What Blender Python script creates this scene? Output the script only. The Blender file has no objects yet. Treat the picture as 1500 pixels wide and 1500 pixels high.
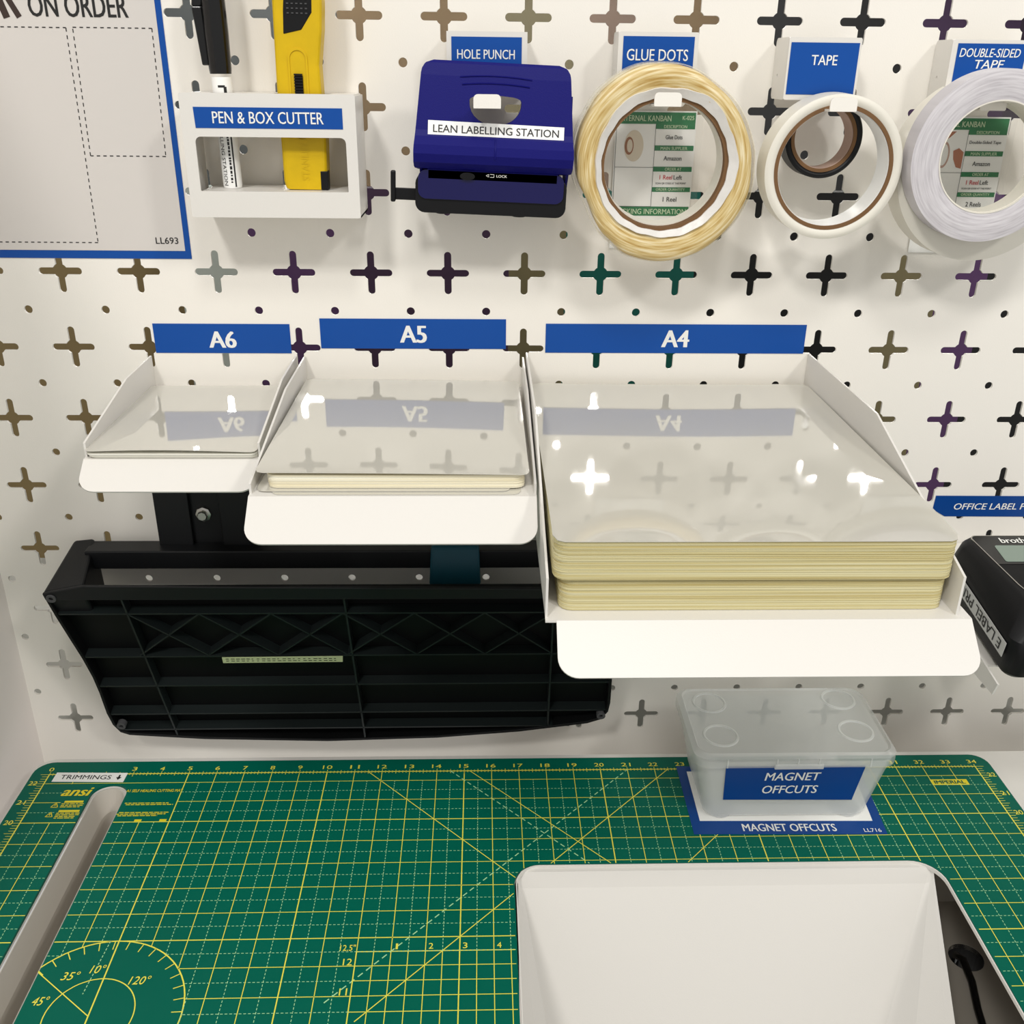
import bpy, bmesh, math, random
from mathutils import Vector, Matrix, Euler
from mathutils.geometry import tessellate_polygon

S = bpy.context.scene
COL = S.collection
random.seed(7)
IN = 0.0254
PI = math.pi

# ------------------------------------------------------------------ camera
cam_d = bpy.data.cameras.new('camera')
cam_d.sensor_width = 36.0
cam_d.lens = 1432.0 / 1500.0 * 36.0
cam_d.clip_start = 0.02
cam = bpy.data.objects.new('camera', cam_d)
COL.objects.link(cam)
_r = Vector((0.9996, -0.0276, 0.0114)); _d = Vector((-0.0010, -0.4140, -0.9103)); _f = Vector((0.0298, 0.9099, -0.4138))
cam.matrix_world = Matrix(((_r.x, -_d.x, -_f.x, -0.0333), (_r.y, -_d.y, -_f.y, -0.8072), (_r.z, -_d.z, -_f.z, 0.5967), (0, 0, 0, 1)))
S.camera = cam

# ------------------------------------------------------------------ light
world = bpy.data.worlds.new('world')
S.world = world
world.use_nodes = True
bg = world.node_tree.nodes['Background']
bg.inputs[0].default_value = (1.0, 0.985, 0.955, 1)
bg.inputs[1].default_value = 0.60


def area(name, loc, target, size, energy, color=(1.0, 0.975, 0.935), sizey=None):
    l = bpy.data.lights.new(name, 'AREA')
    l.energy = energy
    l.color = color
    l.size = size
    if sizey:
        l.shape = 'RECTANGLE'
        l.size_y = sizey
    o = bpy.data.objects.new(name, l)
    COL.objects.link(o)
    o.location = loc
    o.rotation_euler = (Vector(target) - Vector(loc)).to_track_quat('-Z', 'Y').to_euler()
    return o


area('room_light_left', (-0.85, -1.95, 2.30), (0.0, -0.1, 0.25), 0.30, 28.5)
area('room_light_right', (1.55, -2.00, 2.25), (0.0, -0.1, 0.25), 0.30, 21.5)
area('room_light_middle', (0.25, -1.60, 2.60), (0.0, -0.1, 0.20), 0.34, 17.0)

S.view_settings.view_transform = 'Standard'
S.view_settings.look = 'None'
S.view_settings.exposure = -0.15
S.view_settings.gamma = 1.0
S.view_settings.use_curve_mapping = False


# ------------------------------------------------------------------ materials
def lin(c):
    c = c / 255.0
    return c / 12.92 if c <= 0.04045 else ((c + 0.055) / 1.055) ** 2.4


def rgb(r, g, b):
    return (lin(r), lin(g), lin(b), 1.0)


MATS = {}


def mat(name, col, rough=0.5, metal=0.0, coat=0.0, spec=0.5, alpha=1.0, emit=None, strength=0.0,
        bump=0.0, bscale=200.0, var=0.0, vscale=8.0, ior=None, coat_rough=0.05):
    if name in MATS:
        return MATS[name]
    m = bpy.data.materials.new(name)
    m.use_nodes = True
    nt = m.node_tree
    b = nt.nodes['Principled BSDF']
    b.inputs['Base Color'].default_value = col
    b.inputs['Roughness'].default_value = rough
    b.inputs['Metallic'].default_value = metal
    b.inputs['Coat Weight'].default_value = coat
    b.inputs['Coat Roughness'].default_value = coat_rough
    b.inputs['Specular IOR Level'].default_value = spec
    b.inputs['Alpha'].default_value = alpha
    if ior:
        b.inputs['IOR'].default_value = ior
    if emit:
        b.inputs['Emission Color'].default_value = emit
        b.inputs['Emission Strength'].default_value = strength
    if bump or var:
        tc = nt.nodes.new('ShaderNodeTexCoord')
    if bump:
        n = nt.nodes.new('ShaderNodeTexNoise')
        n.inputs['Scale'].default_value = bscale
        n.inputs['Detail'].default_value = 3
        nt.links.new(tc.outputs['Object'], n.inputs['Vector'])
        bp = nt.nodes.new('ShaderNodeBump')
        bp.inputs['Strength'].default_value = bump
        bp.inputs['Distance'].default_value = 0.0006
        nt.links.new(n.outputs['Fac'], bp.inputs['Height'])
        nt.links.new(bp.outputs['Normal'], b.inputs['Normal'])
    if var:
        n2 = nt.nodes.new('ShaderNodeTexNoise')
        n2.inputs['Scale'].default_value = vscale
        n2.inputs['Detail'].default_value = 4
        nt.links.new(tc.outputs['Object'], n2.inputs['Vector'])
        mx = nt.nodes.new('ShaderNodeMix')
        mx.data_type = 'RGBA'
        mx.inputs['A'].default_value = tuple(c * (1 - var) for c in col[:3]) + (1,)
        mx.inputs['B'].default_value = tuple(min(1, c * (1 + var)) for c in col[:3]) + (1,)
        nt.links.new(n2.outputs['Fac'], mx.inputs['Factor'])
        nt.links.new(mx.outputs['Result'], b.inputs['Base Color'])
    MATS[name] = m
    return m


M_peg = mat('white_powder_coat_wall', rgb(243, 239, 231), 0.45, bump=0.12, bscale=900)
M_grey_wall = mat('grey_side_panel', rgb(238, 231, 226), 0.6, bump=0.08, bscale=500)
M_white = mat('white_powder_coat_steel', rgb(226, 223, 217), 0.38, bump=0.10, bscale=1100)
M_lip = M_white
M_blue = mat('printed_blue_gloss', rgb(4, 74, 158), 0.3, spec=0.35)
M_bluedark = mat('printed_blue', rgb(4, 64, 138), 0.35, spec=0.35)
M_ink_w = mat('white_ink', rgb(240, 240, 236), 0.5)
M_ink_k = mat('black_ink', rgb(22, 22, 22), 0.5)
M_ink_r = mat('red_ink', rgb(200, 20, 40), 0.5)
M_paper = mat('white_label_paper', rgb(248, 248, 245), 0.45)
M_sheet = mat('laminated_sheet', rgb(214, 209, 204), 0.22, coat=0.5, bump=0.05, bscale=150, coat_rough=0.15)
M_black = mat('black_plastic', rgb(15, 15, 17), 0.45, spec=0.25, bump=0.08, bscale=700)
M_black_gl = mat('black_gloss_plastic', rgb(10, 10, 11), 0.18)
M_trim = mat('black_ribbed_plastic', rgb(8, 9, 10), 0.5, spec=0.22)
M_rib = mat('black_rib_plastic', rgb(24, 30, 30), 0.42, spec=0.4)
M_trim_dk = mat('black_painted_metal', rgb(17, 18, 20), 0.45, spec=0.3)
M_teal = mat('dark_teal_plastic', rgb(8, 66, 82), 0.4, spec=0.3)
M_yellow = mat('yellow_plastic', rgb(212, 176, 4), 0.42, spec=0.35, var=0.14, vscale=70)
M_navy = mat('navy_blue_plastic', rgb(10, 10, 104), 0.48, spec=0.18, bump=0.2, bscale=1500)
M_navy_gl = mat('navy_gloss_metal', rgb(8, 6, 74), 0.16, spec=0.4, coat=0.15)
M_steel = mat('bright_steel', rgb(190, 188, 182), 0.3, metal=1.0)
M_card = mat('brown_cardboard', rgb(116, 84, 52), 0.85, bump=0.3, bscale=400)
M_green = mat('printed_green', rgb(8, 118, 66), 0.4)
M_mat = mat('green_cutting_mat', rgb(0, 98, 80), 0.45, spec=0.15, bump=0.06, bscale=900, var=0.10, vscale=12)
M_lineY = mat('yellow_print', rgb(240, 232, 84), 0.5)
M_lineP = mat('pale_green_print', rgb(168, 224, 168), 0.5)
M_yel_ink = mat('bright_yellow_print', rgb(232, 214, 40), 0.5)
M_grey_steel = mat('grey_chute_steel', rgb(200, 194, 184), 0.45, bump=0.06, bscale=600)
M_dark_rec = mat('grey_cabinet_panel', rgb(168, 161, 150), 0.6)
M_hole = mat('dark_hole_edge', rgb(36, 34, 32), 0.6)
M_screen = mat('grey_green_screen', rgb(120, 138, 126), 0.12, coat=0.5)
M_grey = mat('grey_rubber', rgb(70, 70, 72), 0.6)
M_clear = mat('clear_sleeve', rgb(235, 238, 232), 0.12, alpha=0.03)
M_film = mat('clear_tape_film', rgb(240, 236, 215), 0.25, alpha=0.30)
M_frost = mat('frosted_polypropylene', rgb(240, 243, 240), 0.30, alpha=0.34, bump=0.05, bscale=300)
M_frost2 = mat('frosted_polypropylene_rim', rgb(246, 248, 246), 0.28, alpha=0.42)
M_liner = mat('white_release_paper', rgb(222, 219, 214), 0.35, bump=1.0, bscale=110, var=0.14, vscale=45)
M_white_tape = mat('white_tape', rgb(228, 224, 212), 0.45, bump=0.15, bscale=300)
M_pouch = mat('milky_laminating_film', rgb(222, 219, 208), 0.055, coat=1.0, spec=0.75, alpha=0.80, coat_rough=0.03)
M_lampglow = mat('lamp_diffuser', rgb(255, 250, 240), 0.5, emit=(1, 0.97, 0.92, 1), strength=42.0)


def layered_mat(name, c1, c2, c3, axis_scale, rough=0.3, radial=False, spec=0.5):
    """thin printed-looking layers: along z (a stack) or round an axis (a coil)"""
    m = bpy.data.materials.new(name)
    m.use_nodes = True
    nt = m.node_tree
    b = nt.nodes['Principled BSDF']
    b.inputs['Roughness'].default_value = rough
    b.inputs['Specular IOR Level'].default_value = spec
    tc = nt.nodes.new('ShaderNodeTexCoord')
    n = nt.nodes.new('ShaderNodeTexNoise')
    n.inputs['Scale'].default_value = 1.0
    n.inputs['Detail'].default_value = 4.0
    if radial:
        sep = nt.nodes.new('ShaderNodeSeparateXYZ')
        nt.links.new(tc.outputs['Object'], sep.inputs[0])

        def math_n(op, a, bb=None, val=None):
            k = nt.nodes.new('ShaderNodeMath')
            k.operation = op
            nt.links.new(a, k.inputs[0])
            if bb is not None:
                nt.links.new(bb, k.inputs[1])
            if val is not None:
                k.inputs[1].default_value = val
            return k.outputs[0]
        xx = math_n('MULTIPLY', sep.outputs['X'], sep.outputs['X'])
        zz = math_n('MULTIPLY', sep.outputs['Z'], sep.outputs['Z'])
        r = math_n('SQRT', math_n('ADD', xx, zz))
        ang = math_n('ARCTAN2', sep.outputs['Z'], sep.outputs['X'])
        # let the strands wander a little off true circles
        r2 = math_n('MULTIPLY', r, val=axis_scale)
        cb = nt.nodes.new('ShaderNodeCombineXYZ')
        nt.links.new(r2, cb.inputs[0])
        nt.links.new(math_n('MULTIPLY', math_n('COSINE', ang), val=2.2), cb.inputs[1])
        nt.links.new(math_n('MULTIPLY', math_n('SINE', ang), val=2.2), cb.inputs[2])
        nt.links.new(cb.outputs[0], n.inputs['Vector'])
    else:
        mp = nt.nodes.new('ShaderNodeMapping')
        mp.inputs['Scale'].default_value = axis_scale
        nt.links.new(tc.outputs['Object'], mp.inputs['Vector'])
        nt.links.new(mp.outputs[0], n.inputs['Vector'])
    cr = nt.nodes.new('ShaderNodeValToRGB')
    cr.color_ramp.elements[0].position = 0.32
    cr.color_ramp.elements[0].color = c1
    cr.color_ramp.elements[1].position = 0.68
    cr.color_ramp.elements[1].color = c3
    e = cr.color_ramp.elements.new(0.5)
    e.color = c2
    nt.links.new(n.outputs['Fac'], cr.inputs['Fac'])
    nt.links.new(cr.outputs['Color'], b.inputs['Base Color'])
    bp = nt.nodes.new('ShaderNodeBump')
    bp.inputs['Strength'].default_value = 0.35
    bp.inputs['Distance'].default_value = 0.0005
    nt.links.new(n.outputs['Fac'], bp.inputs['Height'])
    nt.links.new(bp.outputs['Normal'], b.inputs['Normal'])
    return m


M_stack = layered_mat('pouch_edges', rgb(190, 174, 116), rgb(208, 198, 150), rgb(218, 212, 176), (4, 4, 900))
M_pack = layered_mat('small_pouch_edges', rgb(226, 214, 176), rgb(238, 231, 206), rgb(240, 238, 222), (4, 4, 600))
M_pale = layered_mat('pale_pouch_edges', rgb(222, 220, 206), rgb(230, 228, 216), rgb(238, 236, 228), (4, 4, 600))
M_glue = layered_mat('glue_tape_edges', rgb(178, 142, 72), rgb(212, 188, 130), rgb(236, 222, 184), 620, radial=True)
M_lilac = layered_mat('double_sided_tape_edges', rgb(186, 182, 186), rgb(204, 200, 204), rgb(216, 213, 216), 700, 0.6, radial=True)


# ------------------------------------------------------------------ object helpers
def link(o, parent=None):
    COL.objects.link(o)
    if parent is not None:
        o.parent = parent
    return o


def thing(name, label, cat, loc=(0, 0, 0), rot=(0, 0, 0), group=None):
    o = bpy.data.objects.new(name, None)
    o.empty_display_size = 0.02
    link(o)
    o.location = loc
    o.rotation_euler = rot
    o['label'] = label
    o['category'] = cat
    if group:
        o['group'] = group
    return o


def tag(o, label=None, cat=None, group=None, kind=None):
    if label:
        o['label'] = label
    if cat:
        o['category'] = cat
    if group:
        o['group'] = group
    if kind:
        o['kind'] = kind
    return o


class Fr:
    """flat frame: origin, right, up (and outward normal)"""
    def __init__(s, o, u=(1, 0, 0), v=(0, 0, 1)):
        s.o = Vector(o); s.u = Vector(u).normalized(); s.v = Vector(v).normalized(); s.n = s.u.cross(s.v).normalized()

    def p(s, a, b, c=0.0):
        return s.o + s.u * a + s.v * b + s.n * c


class MB:
    def __init__(s):
        s.v = []; s.f = []; s.mi = []

    def add(s, vs, fs, mi=0):
        k = len(s.v)
        s.v += [tuple(q) for q in vs]
        for f in fs:
            s.f.append(tuple(k + i for i in f))
            s.mi.append(mi)

    def box(s, x0, x1, y0, y1, z0, z1, mi=0):
        vs = [(x0, y0, z0), (x1, y0, z0), (x1, y1, z0), (x0, y1, z0), (x0, y0, z1), (x1, y0, z1), (x1, y1, z1), (x0, y1, z1)]
        s.add(vs, [(0, 3, 2, 1), (4, 5, 6, 7), (0, 1, 5, 4), (1, 2, 6, 5), (2, 3, 7, 6), (3, 0, 4, 7)], mi)

    def hexa(s, b, t, mi=0):
        """b, t: four corners each, counter-clockwise seen from the t side"""
        s.add(list(b) + list(t), [(3, 2, 1, 0), (4, 5, 6, 7), (0, 1, 5, 4), (1, 2, 6, 5), (2, 3, 7, 6), (3, 0, 4, 7)], mi)

    def plate(s, fr, outer, holes=(), t=0.001, lift=0.0, mi=0, rim=None):
        """flat plate with holes, its face at lift, thickness t behind it"""
        loops = [list(outer)] + [list(h) for h in holes]
        flat = [q for l in loops for q in l]
        tris = tessellate_polygon([[Vector((q[0], q[1], 0)) for q in l] for l in loops])
        n = len(flat)
        vs = [fr.p(q[0], q[1], lift) for q in flat] + [fr.p(q[0], q[1], lift - t) for q in flat]
        fs = []
        for a, b, c in tris:
            A, B, Cc = flat[a], flat[b], flat[c]
            ar = (B[0] - A[0]) * (Cc[1] - A[1]) - (B[1] - A[1]) * (Cc[0] - A[0])
            if ar < 0:
                b, c = c, b
            fs.append((a, b, c))
            fs.append((n + a, n + c, n + b))
        s.add(vs, fs, mi)
        side = []
        k = 0
        for li, l in enumerate(loops):
            m = len(l)
            ar = sum(l[i][0] * l[(i + 1) % m][1] - l[(i + 1) % m][0] * l[i][1] for i in range(m))
            ccw = ar > 0
            for i in range(m):
                a, b = k + i, k + (i + 1) % m
                q = (a, n + a, n + b, b) if ccw == (li == 0) else (a, b, n + b, n + a)
                side.append(q)
            k += m
        base = len(s.v) - 2 * n
        for q in side:
            s.f.append(tuple(base + i for i in q))
            s.mi.append(mi if rim is None else rim)

    def tube(s, pts, r, n=10, mi=0, caps=True):
        pts = [Vector(p) for p in pts]
        rs = r if isinstance(r, (list, tuple)) else [r] * len(pts)
        rings = []
        prev = None
        for i, p in enumerate(pts):
            d = (pts[min(i + 1, len(pts) - 1)] - pts[max(i - 1, 0)]).normalized()
            if prev is None:
                a = d.orthogonal().normalized()
            else:
                a = (prev - d * prev.dot(d)).normalized()
            prev = a
            b = d.cross(a)
            rings.append([p + (a * math.cos(2 * PI * k / n) + b * math.sin(2 * PI * k / n)) * rs[i] for k in range(n)])
        vs = [q for rg in rings for q in rg]
        fs = []
        for i in range(len(pts) - 1):
            for k in range(n):
                fs.append((i * n + k, i * n + (k + 1) % n, (i + 1) * n + (k + 1) % n, (i + 1) * n + k))
        if caps:
            fs.append(tuple(range(n - 1, -1, -1)))
            fs.append(tuple((len(pts) - 1) * n + k for k in range(n)))
        s.add(vs, fs, mi)

    def lathe(s, prof, n=64, mi=0, shape=None, closed=True):
        """prof: (radius, y) loop turned about the y axis; shape(angle, r, y) may reshape the radius"""
        m = len(prof)
        vs = []
        for k in range(n):
            a = 2 * PI * k / n
            for (r, y) in prof:
                rr = shape(a, r, y) if shape else r
                vs.append((rr * math.cos(a), y, rr * math.sin(a)))
        fs = []
        for k in range(n):
            k2 = (k + 1) % n
            for j in range(m if closed else m - 1):
                j2 = (j + 1) % m
                fs.append((k * m + j, k * m + j2, k2 * m + j2, k2 * m + j))
        s.add(vs, fs, mi)

    def build(s, name, m, parent=None, bevel=0.0, segs=2, smooth=None, loc=None, rot=None, recalc=False):
        me = bpy.data.meshes.new(name)
        me.from_pydata(s.v, [], s.f)
        ms = m if isinstance(m, (list, tuple)) else [m]
        for q in ms:
            me.materials.append(q)
        if len(ms) > 1:
            me.polygons.foreach_set('material_index', s.mi)
        if recalc:
            bm = bmesh.new(); bm.from_mesh(me)
            bmesh.ops.remove_doubles(bm, verts=bm.verts, dist=1e-6)
            bmesh.ops.recalc_face_normals(bm, faces=bm.faces)
            bm.to_mesh(me); bm.free()
        if smooth is not None:
            me.polygons.foreach_set('use_smooth', [True] * len(me.polygons))
            me.set_sharp_from_angle(angle=math.radians(smooth))
        me.update()
        o = bpy.data.objects.new(name, me)
        link(o, parent)
        if loc is not None:
            o.location = loc
        if rot is not None:
            o.rotation_euler = rot
        if bevel:
            b = o.modifiers.new('bevel', 'BEVEL')
            b.width = bevel; b.segments = segs; b.limit_method = 'ANGLE'; b.angle_limit = math.radians(40)
        return o


def arc(cx, cy, r, a0, a1, n):
    return [(cx + r * math.cos(a0 + (a1 - a0) * i / n), cy + r * math.sin(a0 + (a1 - a0) * i / n)) for i in range(n + 1)]


def rrect(x0, x1, y0, y1, r, n=6):
    """rounded rectangle, ccw; r may be (bl, br, tr, tl)"""
    if not isinstance(r, (tuple, list)):
        r = (r,) * 4
    o = []
    for (cx, cy, rr, a) in ((x0, y0, r[0], PI), (x1, y0, r[1], 1.5 * PI), (x1, y1, r[2], 0), (x0, y1, r[3], 0.5 * PI)):
        if rr <= 0:
            o.append((cx, cy))
            continue
        px = cx + (rr if cx == x0 else -rr)
        py = cy + (rr if cy == y0 else -rr)
        o += arc(px, py, rr, a, a + PI / 2, n)
    return o


def circle(cx, cy, r, n=16):
    return [(cx + r * math.cos(2 * PI * i / n), cy + r * math.sin(2 * PI * i / n)) for i in range(n)]


def text_mb(mb, s, fr, cx, cy, w, h, bold=0.0, shear=0.0, lift=0.00015, mi=0, cap=None):
    """letters fitted to a w x h box centred on (cx, cy) of the frame"""
    cu = bpy.data.curves.new('t', 'FONT')
    cu.body = s
    cu.size = 1.0
    cu.resolution_u = 3
    cu.shear = shear
    to = bpy.data.objects.new('t', cu)
    COL.objects.link(to)
    dg = bpy.context.evaluated_depsgraph_get()
    me = bpy.data.meshes.new_from_object(to.evaluated_get(dg))
    vs = [v.co.copy() for v in me.vertices]
    fs = [tuple(p.vertices) for p in me.polygons]
    bpy.data.objects.remove(to)
    bpy.data.curves.remove(cu)
    bpy.data.meshes.remove(me)
    if not vs:
        return
    x0 = min(v.x for v in vs); x1 = max(v.x for v in vs); y0 = min(v.y for v in vs); y1 = max(v.y for v in vs)
    sx = w / (x1 - x0)
    sy = h / (y1 - y0)
    # heavier strokes: the same letters laid again a hair to either side
    for kk, dx in enumerate((0.0,) if bold <= 0 else (-bold, bold, 0.0)):
        mb.add([fr.p(cx + (v.x - (x0 + x1) / 2) * sx * (1 - 2 * bold / max(1.0, (x1 - x0))) + dx * sx, cy + (v.y - (y0 + y1) / 2) * sy, lift + 0.00004 * kk) for v in vs], fs, mi)


def text(name, s, fr, cx, cy, w, h, m, parent, bold=0.012, shear=0.0, lift=0.00015):
    mb = MB()
    text_mb(mb, s, fr, cx, cy, w, h, bold, shear, lift)
    return mb.build(name, m, parent)


def stroke(mb, fr, a, b, w, lift=0.0001, mi=0):
    ax, ay = a; bx, by = b
    dx, dy = bx - ax, by - ay
    L = math.hypot(dx, dy)
    if L < 1e-7:
        return
    nx, ny = -dy / L * w / 2, dx / L * w / 2
    mb.add([fr.p(ax - nx, ay - ny, lift), fr.p(bx - nx, by - ny, lift), fr.p(bx + nx, by + ny, lift), fr.p(ax + nx, ay + ny, lift)],
           [(0, 1, 2, 3)] if True else [], mi)


def dashed(mb, fr, a, b, w, dash, gap, lift=0.0001, mi=0):
    L = math.hypot(b[0] - a[0], b[1] - a[1])
    if L < 1e-6:
        return
    ux, uy = (b[0] - a[0]) / L, (b[1] - a[1]) / L
    t = 0.0
    while t < L:
        e = min(t + dash, L)
        stroke(mb, fr, (a[0] + ux * t, a[1] + uy * t), (a[0] + ux * e, a[1] + uy * e), w, lift, mi)
        t += dash + gap


WALL = Fr((0, 0, 0))                               # the pegboard face
TABLE = Fr((0, 0, 0), (1, 0, 0), (0, 1, 0))        # the mat's upper face

# ------------------------------------------------------------------ the setting
PITCH = 0.0624
PX0, PZ0 = -0.3736, 0.4433      # cross (0, 0)


def cross_loop():
    a, w, R = 0.01725, 0.0029, 0.0060
    o = []
    for k in range(4):
        th = k * PI / 2
        c, s_ = math.cos(th), math.sin(th)
        loc = []
        h = math.asin(w / R)
        loc.append((R * math.cos(h), -w))
        loc += [(a - w + w * math.cos(t), w * math.sin(t)) for t in [(-PI / 2) + PI * i / 8 for i in range(9)]]
        loc.append((R * math.cos(h), w))
        # rounded shoulder of the middle disc on to the next arm
        for i in range(1, 4):
            t = h + (PI / 2 - 2 * h) * i / 4
            loc.append((R * math.cos(t), R * math.sin(t)))
        o += [(x * c - y * s_, x * s_ + y * c) for x, y in loc]
    return o


pb = MB()
T = 0.0022
hp = PITCH / 2
XL = -0.4765
for i in range(-1, 16):
    for j in range(-6, 8):
        cx, cz = PX0 + i * PITCH, PZ0 - j * PITCH
        rd = 0.0034
        out = []
        for q, (sx, sy) in enumerate(((-1, -1), (1, -1), (1, 1), (-1, 1))):
            x, y = cx + sx * hp, cz + sy * hp
            if (j == 7 and sy < 0):
                out.append((x, y))
                continue
            a0 = (PI / 2, PI, 1.5 * PI, 2 * PI)[q]
            out += arc(x, y, rd, a0, a0 - PI / 2, 5)
        pb.plate(WALL, out, [[(cx + x, cz + y) for x, y in cross_loop()]], T)
zt = PZ0 + 6.5 * PITCH
zb = PZ0 - 7.5 * PITCH
xl = PX0 - 1.5 * PITCH
strip = [(XL, zb)] + [(xl, zb)]
for j in range(7, -7, -1):
    y = PZ0 - (j - 0.5) * PITCH
    strip += arc(xl, y, 0.0034, -PI / 2, -1.5 * PI, 8) if j > -6 else [(xl, zt)]
strip.append((XL, zt))
pb.plate(WALL, strip, (), T)
pb.plate(WALL, [(XL, -0.12), (PX0 + 15.5 * PITCH, -0.12), (PX0 + 15.5 * PITCH, zb), (XL, zb)], (), T)
o = pb.build('wall_back', M_peg)
tag(o, kind='structure')

mb = MB()
mb.box(XL - 0.02, XL, -0.45, 0.0022, -0.12, zt)
tag(mb.build('wall_left', M_grey_wall), kind='structure')

# behind the pegboard: bench top, back panels in mixed colours and a far wall, all seen only through the holes
rear_cols = {
    'olive': rgb(122, 104, 66), 'lgrey': rgb(196, 204, 196), 'purple': rgb(92, 58, 104), 'violet': rgb(70, 46, 74), 'khaki': rgb(128, 118, 84),
    'teal': rgb(0, 104, 92), 'black': rgb(16, 16, 17), 'brown': rgb(138, 112, 74), 'rose': rgb(140, 116, 98), 'slate': rgb(84, 90, 90), 'navy': rgb(36, 40, 62)}
keys = list(rear_cols)
rmats = [mat('rear_' + k, rear_cols[k], 0.7, var=0.15, vscale=9) for k in keys]
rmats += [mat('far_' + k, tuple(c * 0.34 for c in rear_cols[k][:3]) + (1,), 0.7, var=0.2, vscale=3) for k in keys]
mb = MB()


def rx(xw, y):
    return -0.0333 + (xw + 0.0333) * (0.8072 + y) / 0.8072


def panels(y, z0, z1, cuts, off=0):
    for (a, b, k) in cuts:
        mb.box(rx(a, y), rx(b, y) , y, y + 0.02, z0, z1, keys.index(k) + off)


panels(0.36, 0.00, 0.47, [(-0.60, -0.278, 'olive'), (-0.278, -0.229, 'lgrey'), (-0.229, -0.150, 'purple'), (-0.150, -0.012, 'violet'), (-0.012, 0.034, 'khaki'),
                          (0.034, 0.14, 'teal'), (0.14, 0.285, 'black'), (0.285, 0.345, 'khaki'), (0.345, 0.385, 'purple'), (0.385, 0.5, 'black'), (0.5, 0.9, 'olive')])
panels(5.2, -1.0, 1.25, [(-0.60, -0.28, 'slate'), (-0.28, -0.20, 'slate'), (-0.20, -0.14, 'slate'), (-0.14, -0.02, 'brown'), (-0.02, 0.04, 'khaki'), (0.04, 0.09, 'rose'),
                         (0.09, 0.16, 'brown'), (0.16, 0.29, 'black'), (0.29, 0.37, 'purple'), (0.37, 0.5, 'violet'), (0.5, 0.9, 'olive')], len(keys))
tag(mb.build('wall_rear', rmats), kind='structure')
mb = MB()
mb.box(-1.2, 1.6, 0.05, 0.75, -0.07, -0.05)
tag(mb.build('rear_bench', mat('rear_bench_grey', rgb(186, 186, 178), 0.6)), kind='structure')
mb = MB()
mb.box(-4.5, 4.5, 0.3, 6.0, 1.84, 1.9)
tag(mb.build('ceiling', mat('ceiling_grey', rgb(78, 77, 74), 0.8)), kind='structure')
for (x0, x1, y0, y1, lb) in ((0.24, 0.62, 3.1, 4.7, 'middle lit ceiling panel far behind the pegboard, mirrored in the A4 pouch'),
                             (1.50, 1.95, 2.9, 3.9, 'right lit ceiling panel far behind the pegboard, mirrored in the A4 pouch'),
                             (-1.55, -0.92, 3.9, 4.8, 'left lit ceiling panel far behind the pegboard, mirrored in the A6 and A5 pouches')):
    mb = MB()
    mb.box(x0, x1, y0, y1, 1.82, 1.838)
    tag(mb.build('ceiling_light', M_lampglow), lb, 'light', 'ceiling lights behind the pegboard')

# ------------------------------------------------------------------ worktop, chute, slide, mat
SLOT = rrect(-0.3835, -0.3545, -0.62, -0.0925, (0.001, 0.001, 0.0144, 0.0144), 8)
OPEN = rrect(-0.0068, 0.3430, -0.62, -0.1975, (0.001, 0.001, 0.024, 0.020), 8)


def grow(loop, d):
    cx = (min(q[0] for q in loop) + max(q[0] for q in loop)) / 2
    cy = (min(q[1] for q in loop) + max(q[1] for q in loop)) / 2
    hx = (max(q[0] for q in loop) - min(q[0] for q in loop)) / 2
    hy = (max(q[1] for q in loop) - min(q[1] for q in loop)) / 2
    return [(cx + (x - cx) * (hx + d) / hx, cy + (y - cy) * (hy + d) / hy) for x, y in loop]


wt = MB()
wt.plate(TABLE, rrect(-0.4515, 0.6300, -0.68, -0.0515, (0.0, 0.0, 0.0, 0.018)), [grow(SLOT, 0.0013), grow(OPEN, 0.0013)], 0.0030, lift=-0.0028)
wto = wt.build('worktop', M_white, bevel=0.0012)
tag(wto, 'white worktop edge showing around the green cutting mat', 'worktop')

cm = thing('cutting_mat', 'green self-healing cutting mat with yellow inch grid lying on the white worktop', 'cutting mat', (0, 0, 0))
mb = MB()
mb.plate(TABLE, rrect(-0.4480, 0.4475, -0.675, -0.0600, (0.0, 0.0, 0.015, 0.016)), [grow(SLOT, 0.0013), grow(OPEN, 0.0013)], 0.0027)
mb.build('mat_sheet', M_mat, cm)


def mx(u):
    return (u - 17) * IN


def my(v):
    return -0.0776 - (22.5 - v) * IN


def inside_rr(x, y, x0, x1, y1, r):
    if x < x0 or x > x1 or y > y1:
        return False
    if y > y1 - r and x < x0 + r:
        return (x - x0 - r) ** 2 + (y - y1 + r) ** 2 < r * r
    if y > y1 - r and x > x1 - r:
        return (x - x1 + r) ** 2 + (y - y1 + r) ** 2 < r * r
    return True


def blocked(x, y):
    return inside_rr(x, y, -0.3849, -0.3531, -0.0911, 0.0155) or inside_rr(x, y, -0.0094, 0.3456, -0.1950, 0.024)


PC = (mx(5), my(12.5))
PR = 2.5 * IN
TITLE = (mx(0.95), mx(5), my(20), my(22))


def zone(x, y):
    """no plain grid here: protractor, title block, fine inner grid"""
    if math.hypot(x - PC[0], y - PC[1]) < PR:
        return True
    if TITLE[0] < x < TITLE[1] - 0.0005 and TITLE[2] + 0.0005 < y < TITLE[3] - 0.0005:
        return True
    if x > mx(12) + 0.0005 and x < mx(29) and y < my(14.5) - 0.0005:
        return True
    return False


YL = MB()
PL = MB()


LAY = [0]


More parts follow.
